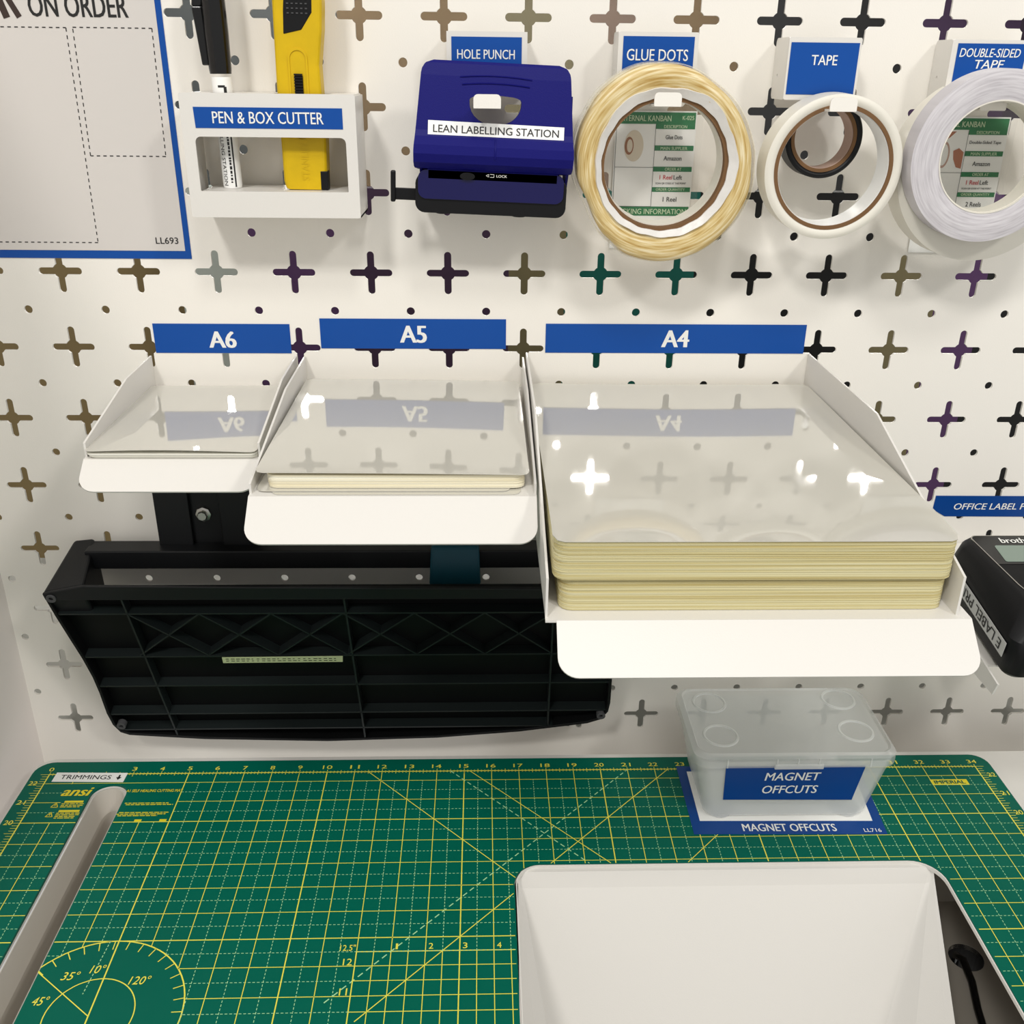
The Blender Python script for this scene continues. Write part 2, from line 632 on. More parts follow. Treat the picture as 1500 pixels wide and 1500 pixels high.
def mline(m_, a, b, w, stop, dash=None, step=0.0008):
    LAY[0] = (LAY[0] + 7) % 23        # crossing lines lie a hair above one another
    zl = 0.00010 + 0.000006 * LAY[0]
    L = math.hypot(b[0] - a[0], b[1] - a[1])
    n = max(1, int(L / step))
    run = None
    for i in range(n + 1):
        t = i / n
        x, y = a[0] + (b[0] - a[0]) * t, a[1] + (b[1] - a[1]) * t
        ok = not stop(x, y)
        if ok and run is None:
            run = (x, y)
        if run is not None and (not ok or i == n):
            if dash:
                dashed(m_, TABLE, run, (x, y), w, dash[0], dash[1], zl)
            else:
                stroke(m_, TABLE, run, (x, y), w, zl)
            run = None


both = lambda x, y: blocked(x, y) or zone(x, y)
VB = 2.0
for k in range(0, 69):
    u = k / 2
    top = 22.5 if k % 2 == 0 or u > 5 else 20
    if 1 < u < 5:
        top = 20
    w = 0.00090 if (k % 10 == 0) else 0.00060
    if u in (0, 34):
        w = 0.00105
    if k % 2 == 0:
        mline(YL, (mx(u), my(top)), (mx(u), my(VB)), w, both)
    else:
        mline(PL, (mx(u), my(top if top < 22 else 22)), (mx(u), my(VB)), 0.00048, both, (0.0019, 0.0013))
for k in range(4, 46):
    v = k / 2
    if v == 22.5:
        mline(YL, (mx(0), my(v)), (mx(34), my(v)), 0.00105, blocked)
        continue
    w = 0.00085 if v in (20, 15, 10) else 0.00060
    if k % 2 == 0:
        mline(YL, (mx(0), my(v)), (mx(34), my(v)), w, both)
    else:
        mline(PL, (mx(0), my(v)), (mx(34), my(v)), 0.00048, both, (0.0019, 0.0013))
# short ticks on the back and left rulers
for k in range(0, 34 * 8 + 1):
    L = 0.0062 if k % 8 == 0 else 0.0048 if k % 4 == 0 else 0.0030
    mline(YL, (mx(k / 8), my(22.5)), (mx(k / 8), my(22.5) + L * 0.55), 0.00045, blocked)
    mline(YL, (mx(k / 8), my(22.5)), (mx(k / 8), my(22.5) - L * 0.55), 0.00045, blocked)
for k in range(0, 20 * 8):
    v = 22.5 - k / 8
    L = 0.011 if k % 8 == 4 else 0.008 if k % 8 == 0 else 0.0055
    mline(YL, (mx(0) - L, my(v)), (mx(0), my(v)), 0.00045, blocked)
    mline(YL, (mx(34), my(v)), (mx(34) + L, my(v)), 0.00045, blocked)
# the fine inner grid that starts at 12 / 14.5
for k in range(0, 34):
    u = 12 + k / 2
    mline(YL, (mx(u), my(14.5)), (mx(u), my(2)), 0.00085 if u in (12, 15) else 0.0006, blocked)
for k in range(0, 25):
    v = 14.5 - k / 2
    mline(YL, (mx(12), my(v)), (mx(29), my(v)), 0.00085 if k == 0 else 0.0006, blocked)
# diagonals
mline(YL, (mx(11.5), my(22.5)), (mx(11.5 + 17), my(5.5)), 0.0007, blocked)
mline(YL, (mx(15.2), my(22.5)), (mx(15.2 + 17), my(5.5)), 0.0007, blocked)
mline(YL, (mx(12.2), my(12.2)), (mx(22.5), my(22.5)), 0.0007, blocked)
mline(YL, (mx(27), my(22.5)), (mx(12), my(7.5)), 0.0006, lambda x, y: blocked(x, y) or y < my(17.6))
mline(PL, (mx(14.5), my(22.5)), (mx(14.5 + 17), my(5.5)), 0.0009, blocked, (0.0045, 0.003))
mline(PL, (mx(11.3), my(12.8)), (mx(21.0), my(22.5)), 0.0009, blocked, (0.0045, 0.003))
# protractor
for R_, w in ((PR, 0.0010), (1.2 * IN, 0.0008)):
    for k in range(72):
        a0, a1 = 2 * PI * k / 72, 2 * PI * (k + 1) / 72
        mline(YL, (PC[0] + R_ * math.cos(a0), PC[1] + R_ * math.sin(a0)), (PC[0] + R_ * math.cos(a1), PC[1] + R_ * math.sin(a1)), w, blocked)
for k in range(36):
    a = 2 * PI * k / 36 + 0.04
    r0 = PR - 0.0075
    mline(YL, (PC[0] + r0 * math.cos(a), PC[1] + r0 * math.sin(a)), (PC[0] + PR * math.cos(a), PC[1] + PR * math.sin(a)), 0.0007, blocked)
mline(YL, (mx(5), my(15)), (mx(5), my(12.2)), 0.0010, blocked)
mline(PL, (mx(4.75), my(15)), (mx(4.6), my(13.2)), 0.0006, blocked, (0.0019, 0.0013))
for a in (143,):
    mline(YL, PC, (PC[0] + PR * math.cos(math.radians(a)), PC[1] + PR * math.sin(math.radians(a))), 0.0007, blocked)
# lettering of the mat
for k in range(0, 35):
    if k in (1, 2):
        continue
    text_mb(YL, str(k), TABLE, mx(k) - 0.0005, my(22.5) + 0.0068, 0.0042 if k < 10 else 0.0088, 0.0050, 0.006, lift=0.00030)
for v in range(12, 23):
    text_mb(YL, str(v), TABLE, mx(0) - 0.0098, my(v) + 0.0005, 0.0075, 0.0055, 0.006, lift=0.00030)
    text_mb(YL, str(v), TABLE, mx(34) + 0.0098, my(v) + 0.0005, 0.0075, 0.0055, 0.006, lift=0.00030)
for k, s_ in enumerate(('1', '2', '3', '4')):
    text_mb(YL, s_, TABLE, mx(13 + k) + 0.004, my(14.5) + 0.0042, 0.0034 if k else 0.0016, 0.0052, 0.004, lift=0.00030)
text_mb(YL, '12.5"', TABLE, mx(12) - 0.0068, my(14.5) + 0.0035, 0.0115, 0.0055, 0.004, lift=0.00030)
text_mb(YL, '12', TABLE, mx(12) - 0.0055, my(14) + 0.0035, 0.0066, 0.0058, 0.004, lift=0.00030)
text_mb(YL, '11', TABLE, mx(12) - 0.0055, my(13) + 0.0035, 0.0056, 0.0058, 0.004, lift=0.00030)
for s_, x, y, w in (('35°', -0.3290, -0.2985, 0.0125), ('10°', -0.3115, -0.2930, 0.0105), ('120°', -0.2785, -0.3030, 0.0150), ('45°', -0.3420, -0.3190, 0.0110)):
    text_mb(YL, s_, TABLE, x, y, w, 0.0072, 0.002, shear=0.2, lift=0.00030)
YL.build('yellow_print', M_lineY, cm)
PL.build('pale_print', M_lineP, cm)
tb = MB()
text_mb(tb, 'ansio', TABLE, -0.3935, -0.1015, 0.0345, 0.0110, 0.03, shear=0.25)
text_mb(tb, 'A1 SELF HEALING CUTTING MAT', TABLE, -0.3290, -0.1010, 0.050, 0.0036, 0.02)
for (x0, x1, y) in ((-0.4040, -0.3875, -0.1145), (-0.4045, -0.3865, -0.1265)):
    stroke(tb, TABLE, (x0, y), (x1, y), 0.0026)
for row, y in enumerate((-0.1172, -0.1192, -0.1212, -0.1292, -0.1312, -0.1332, -0.1352)):
    x = -0.4055
    xe = -0.312 + 0.006 * math.sin(row * 2.3)
    if row in (2, 6):
        xe = -0.3885
    while x < xe:
        L = random.uniform(0.002, 0.0055)
        if not blocked(x, y) and not blocked(x + L, y):
            stroke(tb, TABLE, (x, y), (min(x + L, xe), y), 0.0010)
        x += L + 0.0008
for y in (-0.1215, -0.1335):
    for a, b in (((-0.4135, y), (-0.4075, y)), ((-0.4075, y), (-0.4105, y + 0.0058)), ((-0.4105, y + 0.0058), (-0.4135, y))):
        stroke(tb, TABLE, a, b, 0.0007)
    stroke(tb, TABLE, (-0.4105, y + 0.0015), (-0.4105, y + 0.004), 0.0007)
for x in (-0.335, -0.3135):
    stroke(tb, TABLE, (x, -0.1392), (x + 0.006, -0.1392), 0.0026)
stroke(tb, TABLE, (0.3805, -0.0995), (0.4150, -0.0995), 0.0078)
kv = MB()
for q in tb.f:
    c = [tb.v[i] for i in q]
    ctr = (sum(p[0] for p in c) / len(c), sum(p[1] for p in c) / len(c))
    if not blocked(*ctr) and sum(blocked(p[0], p[1]) for p in c) < 2:
        kv.add(c, [tuple(range(len(c)))])
kv.build('brand_print', M_yel_ink, cm)
text('imperial_lettering', 'IMPERIAL', TABLE, 0.3978, -0.0995, 0.029, 0.0044, M_mat, cm, 0.03, lift=0.0003)

# trimmings chute: a painted steel liner hanging in the slot
sc_ = MB()


def liner(m_, rings, t):
    """steel trough: rings of (loop, z) from the rim down, with a floor"""
    n = len(rings[0][0])
    vs = [(x, y, z) for l, z in rings for x, y in l] + [(x, y, z - (t if k == len(rings) - 1 else 0)) for k, (l, z) in enumerate(rings) for x, y in grow(l, t)]
    K = len(rings)
    fs = []
    for k in range(K - 1):
        for i in range(n):
            j = (i + 1) % n
            fs.append((k * n + i, k * n + j, (k + 1) * n + j, (k + 1) * n + i))
            fs.append(((K + k) * n + j, (K + k) * n + i, (K + k + 1) * n + i, (K + k + 1) * n + j))
    for i in range(n):
        j = (i + 1) % n
        fs.append((j, i, K * n + i, K * n + j))
    fs.append(tuple((K - 1) * n + i for i in range(n)))
    fs.append(tuple((2 * K - 1) * n + i for i in range(n - 1, -1, -1)))
    m_.add(vs, fs)


top_l = grow(SLOT, -0.0012)
liner(sc_, [(top_l, -0.0034), (grow(top_l, -0.0006), -0.006), (grow(top_l, -0.0055), -0.0240), (grow(top_l, -0.0060), -0.0700)], 0.0007)
o = sc_.build('trimmings_chute', M_grey_steel, smooth=12)
tag(o, 'grey steel slot for trimmings sunk into the left of the mat', 'chute')

t = thing('trimmings_label', 'small white TRIMMINGS label with a down arrow on the cutting mat', 'label', (-0.3935, -0.0823, 0.0))
lf = Fr((0, 0, 0.0003), (1, -0.022, 0), (0.022, 1, 0))
mb = MB(); mb.plate(lf, [(-0.0325, -0.0060), (0.0325, -0.0060), (0.0325, 0.0066), (-0.0325, 0.0066)], (), 0.0002)
mb.build('label_tape', M_paper, t)
mb = MB()
text_mb(mb, 'TRIMMINGS', lf, -0.0035, 0.0002, 0.046, 0.0058, 0.004)
stroke(mb, lf, (0.0265, 0.0036), (0.0265, 0.0000), 0.0016, 0.0002)
mb.add([lf.p(0.0240, 0.0004, 0.0002), lf.p(0.0265, -0.0034, 0.0002), lf.p(0.0290, 0.0004, 0.0002)], [(0, 1, 2)])
mb.build('lettering', M_ink_k, t)

# recess under the right opening
rc = thing('cabinet_recess', 'dark recess under the right opening of the worktop with a round cable hole', 'recess', (0.17, -0.4, -0.20))
lp = lambda x, y, z: (x - 0.17, y + 0.4, z + 0.20)
RZ = -0.19
fl = Fr(lp(0, 0, RZ), (1, 0, 0), (0, 1, 0))
mb = MB()
mb.plate(fl, [(-0.03, -0.62), (0.62, -0.62), (0.62, -0.060), (-0.03, -0.060)], [circle(0.4385, -0.1300, 0.0165, 28)], 0.006)
mb.build('recess_floor', M_dark_rec, rc)


def lbox(name, x0, x1, y0, y1, z0, z1):
    m_ = MB()
    m_.box(x0 - 0.17, x1 - 0.17, y0 + 0.4, y1 + 0.4, z0 + 0.20, z1 + 0.20)
    return m_.build(name, M_dark_rec, rc)


lbox('recess_back', -0.03, 0.62, -0.060, -0.056, RZ - 0.006, -0.0062)
lbox('recess_side', 0.62, 0.624, -0.62, -0.056, RZ - 0.006, -0.0062)
lbox('recess_side', -0.034, -0.03, -0.62, -0.056, RZ - 0.006, -0.0062)
mb = MB()
mb.lathe([(0.0165, 0.0), (0.0165, 0.05), (0.0175, 0.05), (0.0175, 0.0)], 28)
mb.build('hole_sleeve', M_hole, rc, loc=lp(0.4385, -0.1300, RZ - 0.0005), rot=(-PI / 2, 0, 0))
# thin steel edge round the opening
mb = MB()
lo = grow(OPEN, 0.0002)
li = grow(OPEN, -0.0007)
n = len(lo)
vs = [(x, y, 0.0008) for x, y in lo] + [(x, y, 0.0008) for x, y in li] + [(x, y, -0.0025) for x, y in li] + [(x, y, -0.0025) for x, y in lo]
fs = []
for i in range(n):
    j = (i + 1) % n
    fs += [(i, j, n + j, n + i), (n + i, n + j, 2 * n + j, 2 * n + i), (2 * n + i, 2 * n + j, 3 * n + j, 3 * n + i), (3 * n + i, 3 * n + j, j, i)]
mb.add([lp(*q) for q in vs], fs)
mb.build('opening_rim', M_white, rc, smooth=40)

cb = MB()
cb.tube([(0.4300, -0.1300, -0.225), (0.4285, -0.1300, -0.200), (0.4270, -0.1320, -0.185), (0.4290, -0.1400, -0.1815), (0.4278, -0.1630, -0.184), (0.4205, -0.1910, -0.1855), (0.4140, -0.225, -0.186), (0.4060, -0.30, -0.186), (0.3900, -0.45, -0.186), (0.3860, -0.6, -0.186)], 0.0036, 12)
tag(cb.build('power_cable', M_black_gl, smooth=60), 'black power cable running out of the round hole in the recess', 'cable')

# white steel slide: back lip, steep falling floor, flanks that spread from the back corners
ws = thing('steel_slide', 'white steel slide sloping down into the right opening of the worktop', 'slide', (0.165, -0.2, -0.01))
wl = lambda x, y, z: (x - 0.165, y + 0.2, z + 0.01)
X0, X1 = -0.0050, 0.3385
Y0 = -0.2030


def slide_row(d):
    """one cross line of the slide at distance d in front of its back edge"""
    y = Y0 - d
    soft = min(1.0, d / 0.006)
    edge = -0.0010 - 1.05 * d - 0.0010 * soft
    flo = -0.0010 - 1.36 * d - 0.0035 * soft
    wl_ = 0.0018 + 0.300 * d
    wr_ = 0.0030 + 0.660 * d
    wm = 0.52 * wr_
    pts = [(X0, edge), (X0 + 0.5 * wl_, edge * 0.45 + flo * 0.55), (X0 + wl_, flo)]
    for k in range(1, 9):
        pts.append((X0 + wl_ + (X1 - wr_ - X0 - wl_) * k / 9, flo))
    pts += [(X1 - wr_, flo), (X1 - wm, flo + 0.28 * (edge - flo)), (X1 - 0.12 * wr_, flo + 0.86 * (edge - flo)), (X1, edge)]
    return [(x, y, z) for x, z in pts]


ds = [0, 0.0008, 0.0018, 0.003, 0.006, 0.010, 0.016, 0.024, 0.034, 0.046, 0.060, 0.075, 0.092, 0.110, 0.125]
top = [slide_row(d) for d in ds]
top = [[(x, Y0 + 0.0045, -0.0010) for x, y, z in top[0]]] + top
m_ = MB()
vs = [wl(*q) for r in top for q in r] + [wl(q[0], q[1] + 0.0010, q[2] - 0.0012) for r in top for q in r]
W_, H_ = len(top[0]), len(top)
N_ = W_ * H_
fs = []
for a in range(H_ - 1):
    for b in range(W_ - 1):
        q = (a * W_ + b, (a + 1) * W_ + b, (a + 1) * W_ + b + 1, a * W_ + b + 1)
        fs.append(q)
        fs.append(tuple(N_ + i for i in reversed(q)))
for a in range(H_ - 1):
    fs.append((a * W_, N_ + a * W_, N_ + (a + 1) * W_, (a + 1) * W_))
    k = W_ - 1
    fs.append((a * W_ + k, (a + 1) * W_ + k, N_ + (a + 1) * W_ + k, N_ + a * W_ + k))
for b in range(W_ - 1):
    fs.append((b, b + 1, N_ + b + 1, N_ + b))
m_.add(vs, fs)
m_.build('slide_panel', M_white, ws, smooth=3.5)

# magnet offcuts: printed sheet under a frosted lidded box
t = thing('magnet_offcuts_sheet', 'blue bordered MAGNET OFFCUTS place card under the frosted plastic box', 'sign', (0.235, -0.12, 0.0))
sf = Fr((0, 0, 0.0004), (1, -0.014, 0), (0.014, 1, 0))
mb = MB(); mb.plate(sf, [(-0.0870, -0.0447), (0.0800, -0.0447), (0.0850, 0.0447), (-0.0875, 0.0447)], (), 0.0003)
mb.build('blue_border', M_bluedark, t)
mb = MB(); mb.plate(sf, [(-0.0790, -0.0285), (0.0725, -0.0285), (0.0770, 0.0370), (-0.0790, 0.0370)], (), 0.0002, lift=0.0002)
mb.build('white_panel', M_paper, t)
text('title_lettering', 'MAGNET OFFCUTS', sf, -0.0030, -0.0370, 0.0815, 0.0090, M_ink_w, t, 0.018, lift=0.0003)
text('number_lettering', 'LL716', sf, 0.0685, -0.0403, 0.0150, 0.0044, M_ink_w, t, 0.004, lift=0.0003)

bx = thing('magnet_box', 'frosted clear plastic lidded box labelled MAGNET OFFCUTS on the cutting mat', 'box', (0.2325, -0.1, 0.0008))


def ring_shell(m_, lo, hi, z0, z1, th, floor=True):
    """tapered rounded-rectangle tub: outside and inside walls, rim and floor"""
    n = len(lo)
    li, hi2 = grow(lo, -th), grow(hi, -th)
    vs = [(x, y, z0) for x, y in lo] + [(x, y, z1) for x, y in hi] + [(x, y, z1) for x, y in hi2] + [(x, y, z0 + th) for x, y in li]
    fs = []
    for i in range(n):
        j = (i + 1) % n
        fs += [(i, j, n + j, n + i), (n + i, n + j, 2 * n + j, 2 * n + i), (2 * n + i, 2 * n + j, 3 * n + j, 3 * n + i)]
    fs.append(tuple(range(n - 1, -1, -1)))
    fs.append(tuple(3 * n + i for i in range(n)))
    m_.add(vs, fs)


mb = MB()
ring_shell(mb, rrect(-0.0730, 0.0700, -0.0455, 0.0400, 0.010), rrect(-0.0850, 0.0845, -0.0490, 0.0480, 0.011), 0.004, 0.0635, 0.0014)
mb.build('box_body', M_frost, bx, smooth=35)
for (x, y) in ((-0.058, -0.034), (0.055, -0.034), (-0.058, 0.028), (0.055, 0.028)):
    mb = MB()
    mb.lathe([(0.0, 0.0), (0.010, 0.0), (0.012, 0.0015), (0.012, 0.0042), (0.0, 0.0042)], 20, closed=False)
    mb.build('foot', M_frost2, bx, loc=(x, y, 0), rot=(PI / 2, 0, 0), smooth=40)
ld = MB()
n_ = rrect(-0.0875, 0.0870, -0.0515, 0.0505, 0.013)
ni = grow(n_, -0.004)
nn = len(n_)
vs = [(x, y, 0.0600) for x, y in n_] + [(x, y, 0.0690) for x, y in n_] + [(x, y, 0.0725) for x, y in ni] + [(x, y, 0.0710) for x, y in grow(n_, -0.0055)]
fs = []
for i in range(nn):
    j = (i + 1) % nn
    fs += [(i, j, nn + j, nn + i), (nn + i, nn + j, 2 * nn + j, 2 * nn + i), (2 * nn + i, 2 * nn + j, 3 * nn + j, 3 * nn + i)]
fs.append(tuple(3 * nn + i for i in range(nn)))
ld.add(vs, fs)
lid = ld.build('lid', M_frost, bx, smooth=35)
for (x, y) in ((-0.060, -0.022), (0.060, -0.017), (-0.060, 0.026), (0.060, 0.030)):
    mb = MB()
    mb.lathe([(0.0130, 0.0), (0.0136, 0.0014), (0.0150, 0.0014), (0.0156, 0.0)], 36)
    mb.build('raised_ring', M_frost2, lid, loc=(x, y, 0.0708), rot=(PI / 2, 0, 0), smooth=40)
mb = MB()
mb.box(-0.020, 0.022, -0.0530, -0.0510, 0.0590, 0.0640)
mb.build('lid_catch', M_frost2, lid, bevel=0.0008)
for x in (-0.060, -0.018, 0.000, 0.018, 0.062):
    mb = MB()
    mb.box(x - 0.0006, x + 0.0006, -0.0523, -0.0515, 0.0605, 0.0690)
    mb.build('lid_rib', M_frost2, lid)
# label follows the sloping front wall
fv = Vector((0, -0.0035, 0.0595)).normalized()
bf = Fr((0, -0.0458, 0.004), (1, 0, 0), fv)
mb = MB(); mb.plate(bf, [(-0.0590, 0.0190), (0.0535, 0.0175), (0.0590, 0.0555), (-0.0605, 0.0560)], (), 0.0003, lift=0.0006)
lb_ = mb.build('front_label', M_bluedark, bx)
text('lettering', 'MAGNET', bf, -0.0020, 0.0450, 0.0480, 0.0088, M_ink_w, lb_, 0.014, 0.15, lift=0.0009)
text('lettering', 'OFFCUTS', bf, -0.0025, 0.0305, 0.0480, 0.0088, M_ink_w, lb_, 0.014, 0.15, lift=0.0009)

# ------------------------------------------------------------------ pouch trays
def tray(name, label, x0, x1, yf, zb_, lip, zt_, yknee, zfront, pl=None, pr=None, flare=0.0):
    """white steel tray on the pegboard: base, two side panels, turned-down front lip"""
    t = thing(name, label, 'tray', ((x0 + x1) / 2, 0, zb_), group='white steel pouch trays')
    cx = (x0 + x1) / 2
    hw = (x1 - x0) / 2
    mb = MB()
    mb.box((pl - cx if pl is not None else -hw), hw, yf, -0.001, -0.0015, 0.0)
    mb.build('base', M_white, t)
    mb = MB()
    mb.box(-hw + 0.0016, hw - 0.0016, -0.0025, -0.001, 0.0, 0.0035)
    mb.build('back_flange', M_white, t)
    for sx in (-1, 1):
        px_ = (pl - cx if pl is not None else -hw) if sx < 0 else (pr - cx if pr is not None else hw)
        f = Fr((px_, 0, 0), (flare if sx > 0 else 0.0, -1, 0), (0, 0, 1))
        pts = [(0.001, -0.0015), (-yf - 0.004, -0.0015), (-yf - 0.004, zfront - zb_), (-yknee, zt_ - zb_ - 0.001), (0.001, zt_ - zb_)]
        mb = MB()
        mb.plate(f, pts, (), 0.0015, lift=(0.0 if sx < 0 else 0.0015))
        mb.build('side_panel', M_white, t)
    a = Vector((0, lip[0] - yf, lip[1] - zb_))
    L = a.length
    f = Fr((0, yf + 0.0002, 0.0), (1, 0, 0), (-a).normalized())
    mb = MB()
    mb.plate(f, rrect(-hw, hw, -L, 0.0, (0.012, 0.012, 0, 0), 8), (), 0.0015)
    mb.build('front_lip', M_lip, t, smooth=30)
    return t


tray('pouch_tray', 'smallest white steel tray on the pegboard below the A6 label', -0.3115, -0.1895, -0.164, 0.345, (-0.1850, 0.3292), 0.374, -0.064, 0.3555)
tray('pouch_tray', 'middle white steel tray on the pegboard below the A5 label', -0.1835, 0.0015, -0.229, 0.345, (-0.2560, 0.3240), 0.374, -0.090, 0.3520)
tray('pouch_tray', 'large white steel tray on the pegboard below the A4 label', 0.0095, 0.2545, -0.3170, 0.3045, (-0.3430, 0.2820), 0.378, -0.156, 0.330, 0.0030, 0.2450, 0.009)


def slab(m_, loops):
    """stack of outlines (each a list of points at its own z), side walls between them, capped"""
    n = len(loops[0])
    vs = [q for l in loops for q in l]
    fs = []
    for k in range(len(loops) - 1):
        for i in range(n):
            j = (i + 1) % n
            fs.append((k * n + i, k * n + j, (k + 1) * n + j, (k + 1) * n + i))
    fs.append(tuple(range(n - 1, -1, -1)))
    k = len(loops) - 1
    fs.append(tuple(k * n + i for i in range(n)))
    m_.add(vs, fs)


def stack(m_, n, x0, x1, y0, y1, z0, z1, r, jit):
    loops = []
    for k in range(n):
        dx, dy = random.uniform(-jit, jit), random.uniform(-jit, jit)
        za, zb2 = z0 + (z1 - z0) * k / n, z0 + (z1 - z0) * (k + 0.93) / n
        base = [(x + dx, y + dy) for x, y in rrect(x0, x1, y0, y1, r, 4)]
        loops.append([(x, y, za) for x, y in base])
        loops.append([(x, y, zb2) for x, y in base])
    slab(m_, loops)


def pouch(name, label, x0, x1, y0, y1, zf, r, group, m=M_pouch, th=0.0004, dy_l=0.0):
    """one limp film pouch: a closed thin sheet following zf(x, y)"""
    nx, ny = 36, 36
    m_ = MB()
    up, dn = [], []
    for b in range(ny + 1):
        for a in range(nx + 1):
            s, q = a / nx, b / ny
            x = x0 + (x1 - x0) * s
            y = y0 + (y1 - y0) * q + dy_l * (1 - s) * (1 - q)
            # round the corners
            for (cx, cy, sx, sy) in ((x0 + r, y0 + r, -1, -1), (x1 - r, y0 + r, 1, -1), (x0 + r, y1 - r, -1, 1), (x1 - r, y1 - r, 1, 1)):
                ddx, ddy = (x - cx) * sx, (y - cy) * sy
                if ddx > 0 and ddy > 0:
                    mxd = max(ddx, ddy)
                    L = math.hypot(ddx, ddy)
                    x = cx + sx * ddx * mxd / L
                    y = cy + sy * ddy * mxd / L
            z = zf(s, q)
            up.append((x, y, z))
            dn.append((x, y, z - th))
    N = len(up)
    fs = []
    W2 = nx + 1
    for b in range(ny):
        for a in range(nx):
            q = (b * W2 + a, b * W2 + a + 1, (b + 1) * W2 + a + 1, (b + 1) * W2 + a)
            fs.append(q)
            fs.append(tuple(N + i for i in reversed(q)))
    rim = [a for a in range(nx)] + [b * W2 + nx for b in range(ny)] + [ny * W2 + nx - a for a in range(nx)] + [(ny - b) * W2 for b in range(ny)]
    for i in range(len(rim)):
        j = (i + 1) % len(rim)
        fs.append((rim[j], rim[i], N + rim[i], N + rim[j]))
    m_.add(up + dn, fs)
    o = m_.build(name, m, smooth=50)
    return tag(o, label, 'pouch', group)


# A4: two packs and the loose top pouch
mb = MB()
stack(mb, 56, 0.0115, 0.2422, -0.3060, -0.012, 0.3048, 0.3262, 0.008, 0.00022)
o = mb.build('pouch_stack', M_stack, smooth=25)
tag(o, 'thick lower pack of yellowish A4 laminating pouches in the large tray', 'pouch stack', 'packs of A4 pouches', 'stuff')
mb = MB()
stack(mb, 60, 0.0075, 0.2430, -0.3085, -0.010, 0.3264, 0.3512, 0.008, 0.0003)
o = mb.build('pouch_stack', M_stack, smooth=25)
tag(o, 'thick upper pack of yellowish A4 laminating pouches under the top A4 pouch', 'pouch stack', 'packs of A4 pouches', 'stuff')
pouch('laminating_pouch', 'glossy top A4 laminating pouch mirroring the A4 label', 0.0068, 0.2433, -0.3095, -0.008,
      lambda s, q: 0.3530 + 0.0004 * math.sin(5 * s + 2) * q + 0.0012 * (1 - q) ** 6 - 0.0012 * (1 - q) ** 10 * 2, 0.008, 'top pouches')

# A5: pack, two fanned loose ones under it, wavy top one
mb = MB()
stack(mb, 12, -0.1735, -0.0060, -0.2190, -0.018, 0.3466, 0.3555, 0.007, 0.0004)
o = mb.build('pouch_stack', M_pack, smooth=25)
tag(o, 'cream pack of A5 laminating pouches in the middle tray', 'pouch stack', kind='stuff')
pouch('laminating_pouch', 'lowest fanned A5 pouch poking out right below the cream A5 pack', -0.1700, -0.0085, -0.2275, -0.02, lambda s, q: 0.34565, 0.006, 'loose A5 pouches')
pouch('laminating_pouch', 'clear A5 pouch poking out left below the cream A5 pack', -0.1800, -0.0150, -0.2235, -0.02, lambda s, q: 0.3463, 0.006, 'loose A5 pouches')
pouch('laminating_pouch', 'wavy top A5 pouch with its front left corner overhanging the pack', -0.1800, -0.0030, -0.2215, -0.014,
      lambda s, q: 0.3572 + 0.0030 * math.sin(PI * (s * 1.1 + 0.05)) * (0.30 + 0.7 * q) * (1 - q * 0.75) * 0.75 + 0.0012 * (1 - s) ** 3, 0.005, 'top pouches')

# A6: three pouches lying on each other under a curved top one
for k, (dx, dz, lb) in enumerate(((0.0014, 0.0, 'lowest A6 pouch of the thin pile in the smallest tray'), (0.0, 0.0013, 'second lowest A6 pouch of the thin pile in the smallest tray'), (-0.0008, 0.0027, 'second A6 pouch from the top in the smallest tray'))):
    pouch('laminating_pouch', lb, -0.3090 + dx, -0.1915, -0.1640 + dx * 0.7, -0.012, lambda s, q, dz=dz: 0.3464 + dz, 0.005, 'A6 pouches', M_pale, 0.0011)
pouch('laminating_pouch', 'glossy top A6 laminating pouch mirroring the A6 label', -0.3105, -0.1915, -0.1650, -0.011,
      lambda s, q: 0.3512 + 0.0012 * math.sin(PI * s * 1.2) * (1 - q) ** 4 * 0.9 + 0.0002 * math.sin(6 * q + s), 0.005, 'top pouches')


def wall_label(label, s, x0, x1, z0, z1, tx, tz, tw, th, tilt=0.0, bold=0.034):
    t = thing('tray_label', label, 'label', ((x0 + x1) / 2, -0.0005, (z0 + z1) / 2), (0, 0, 0), 'blue paper size labels')
    cx, cz = (x0 + x1) / 2, (z0 + z1) / 2
    f = Fr((0, 0, 0))
    mb = MB(); mb.plate(f, [(x0 - cx, z0 - cz), (x1 - cx, z0 - cz), (x1 - cx, z1 - cz), (x0 - cx, z1 - cz)], (), 0.0004)
    mb.build('blue_strip', M_blue, t)
    text('lettering', s, f, tx - cx, tz - cz, tw, th, M_ink_w, t, bold)
    return t


wall_label('blue A6 label strip on the pegboard over the smallest tray', 'A6', -0.3060, -0.1935, 0.3763, 0.4010, -0.2498, 0.3878, 0.0230, 0.0140)
wall_label('blue A5 label strip on the pegboard over the middle tray', 'A5', -0.1685, -0.0138, 0.3807, 0.4059, -0.0912, 0.3930, 0.0226, 0.0145)
wall_label('long blue A4 label strip on the pegboard over the large tray', 'A4', 0.0195, 0.2395, 0.3777, 0.4024, 0.1292, 0.3902, 0.0236, 0.0145)

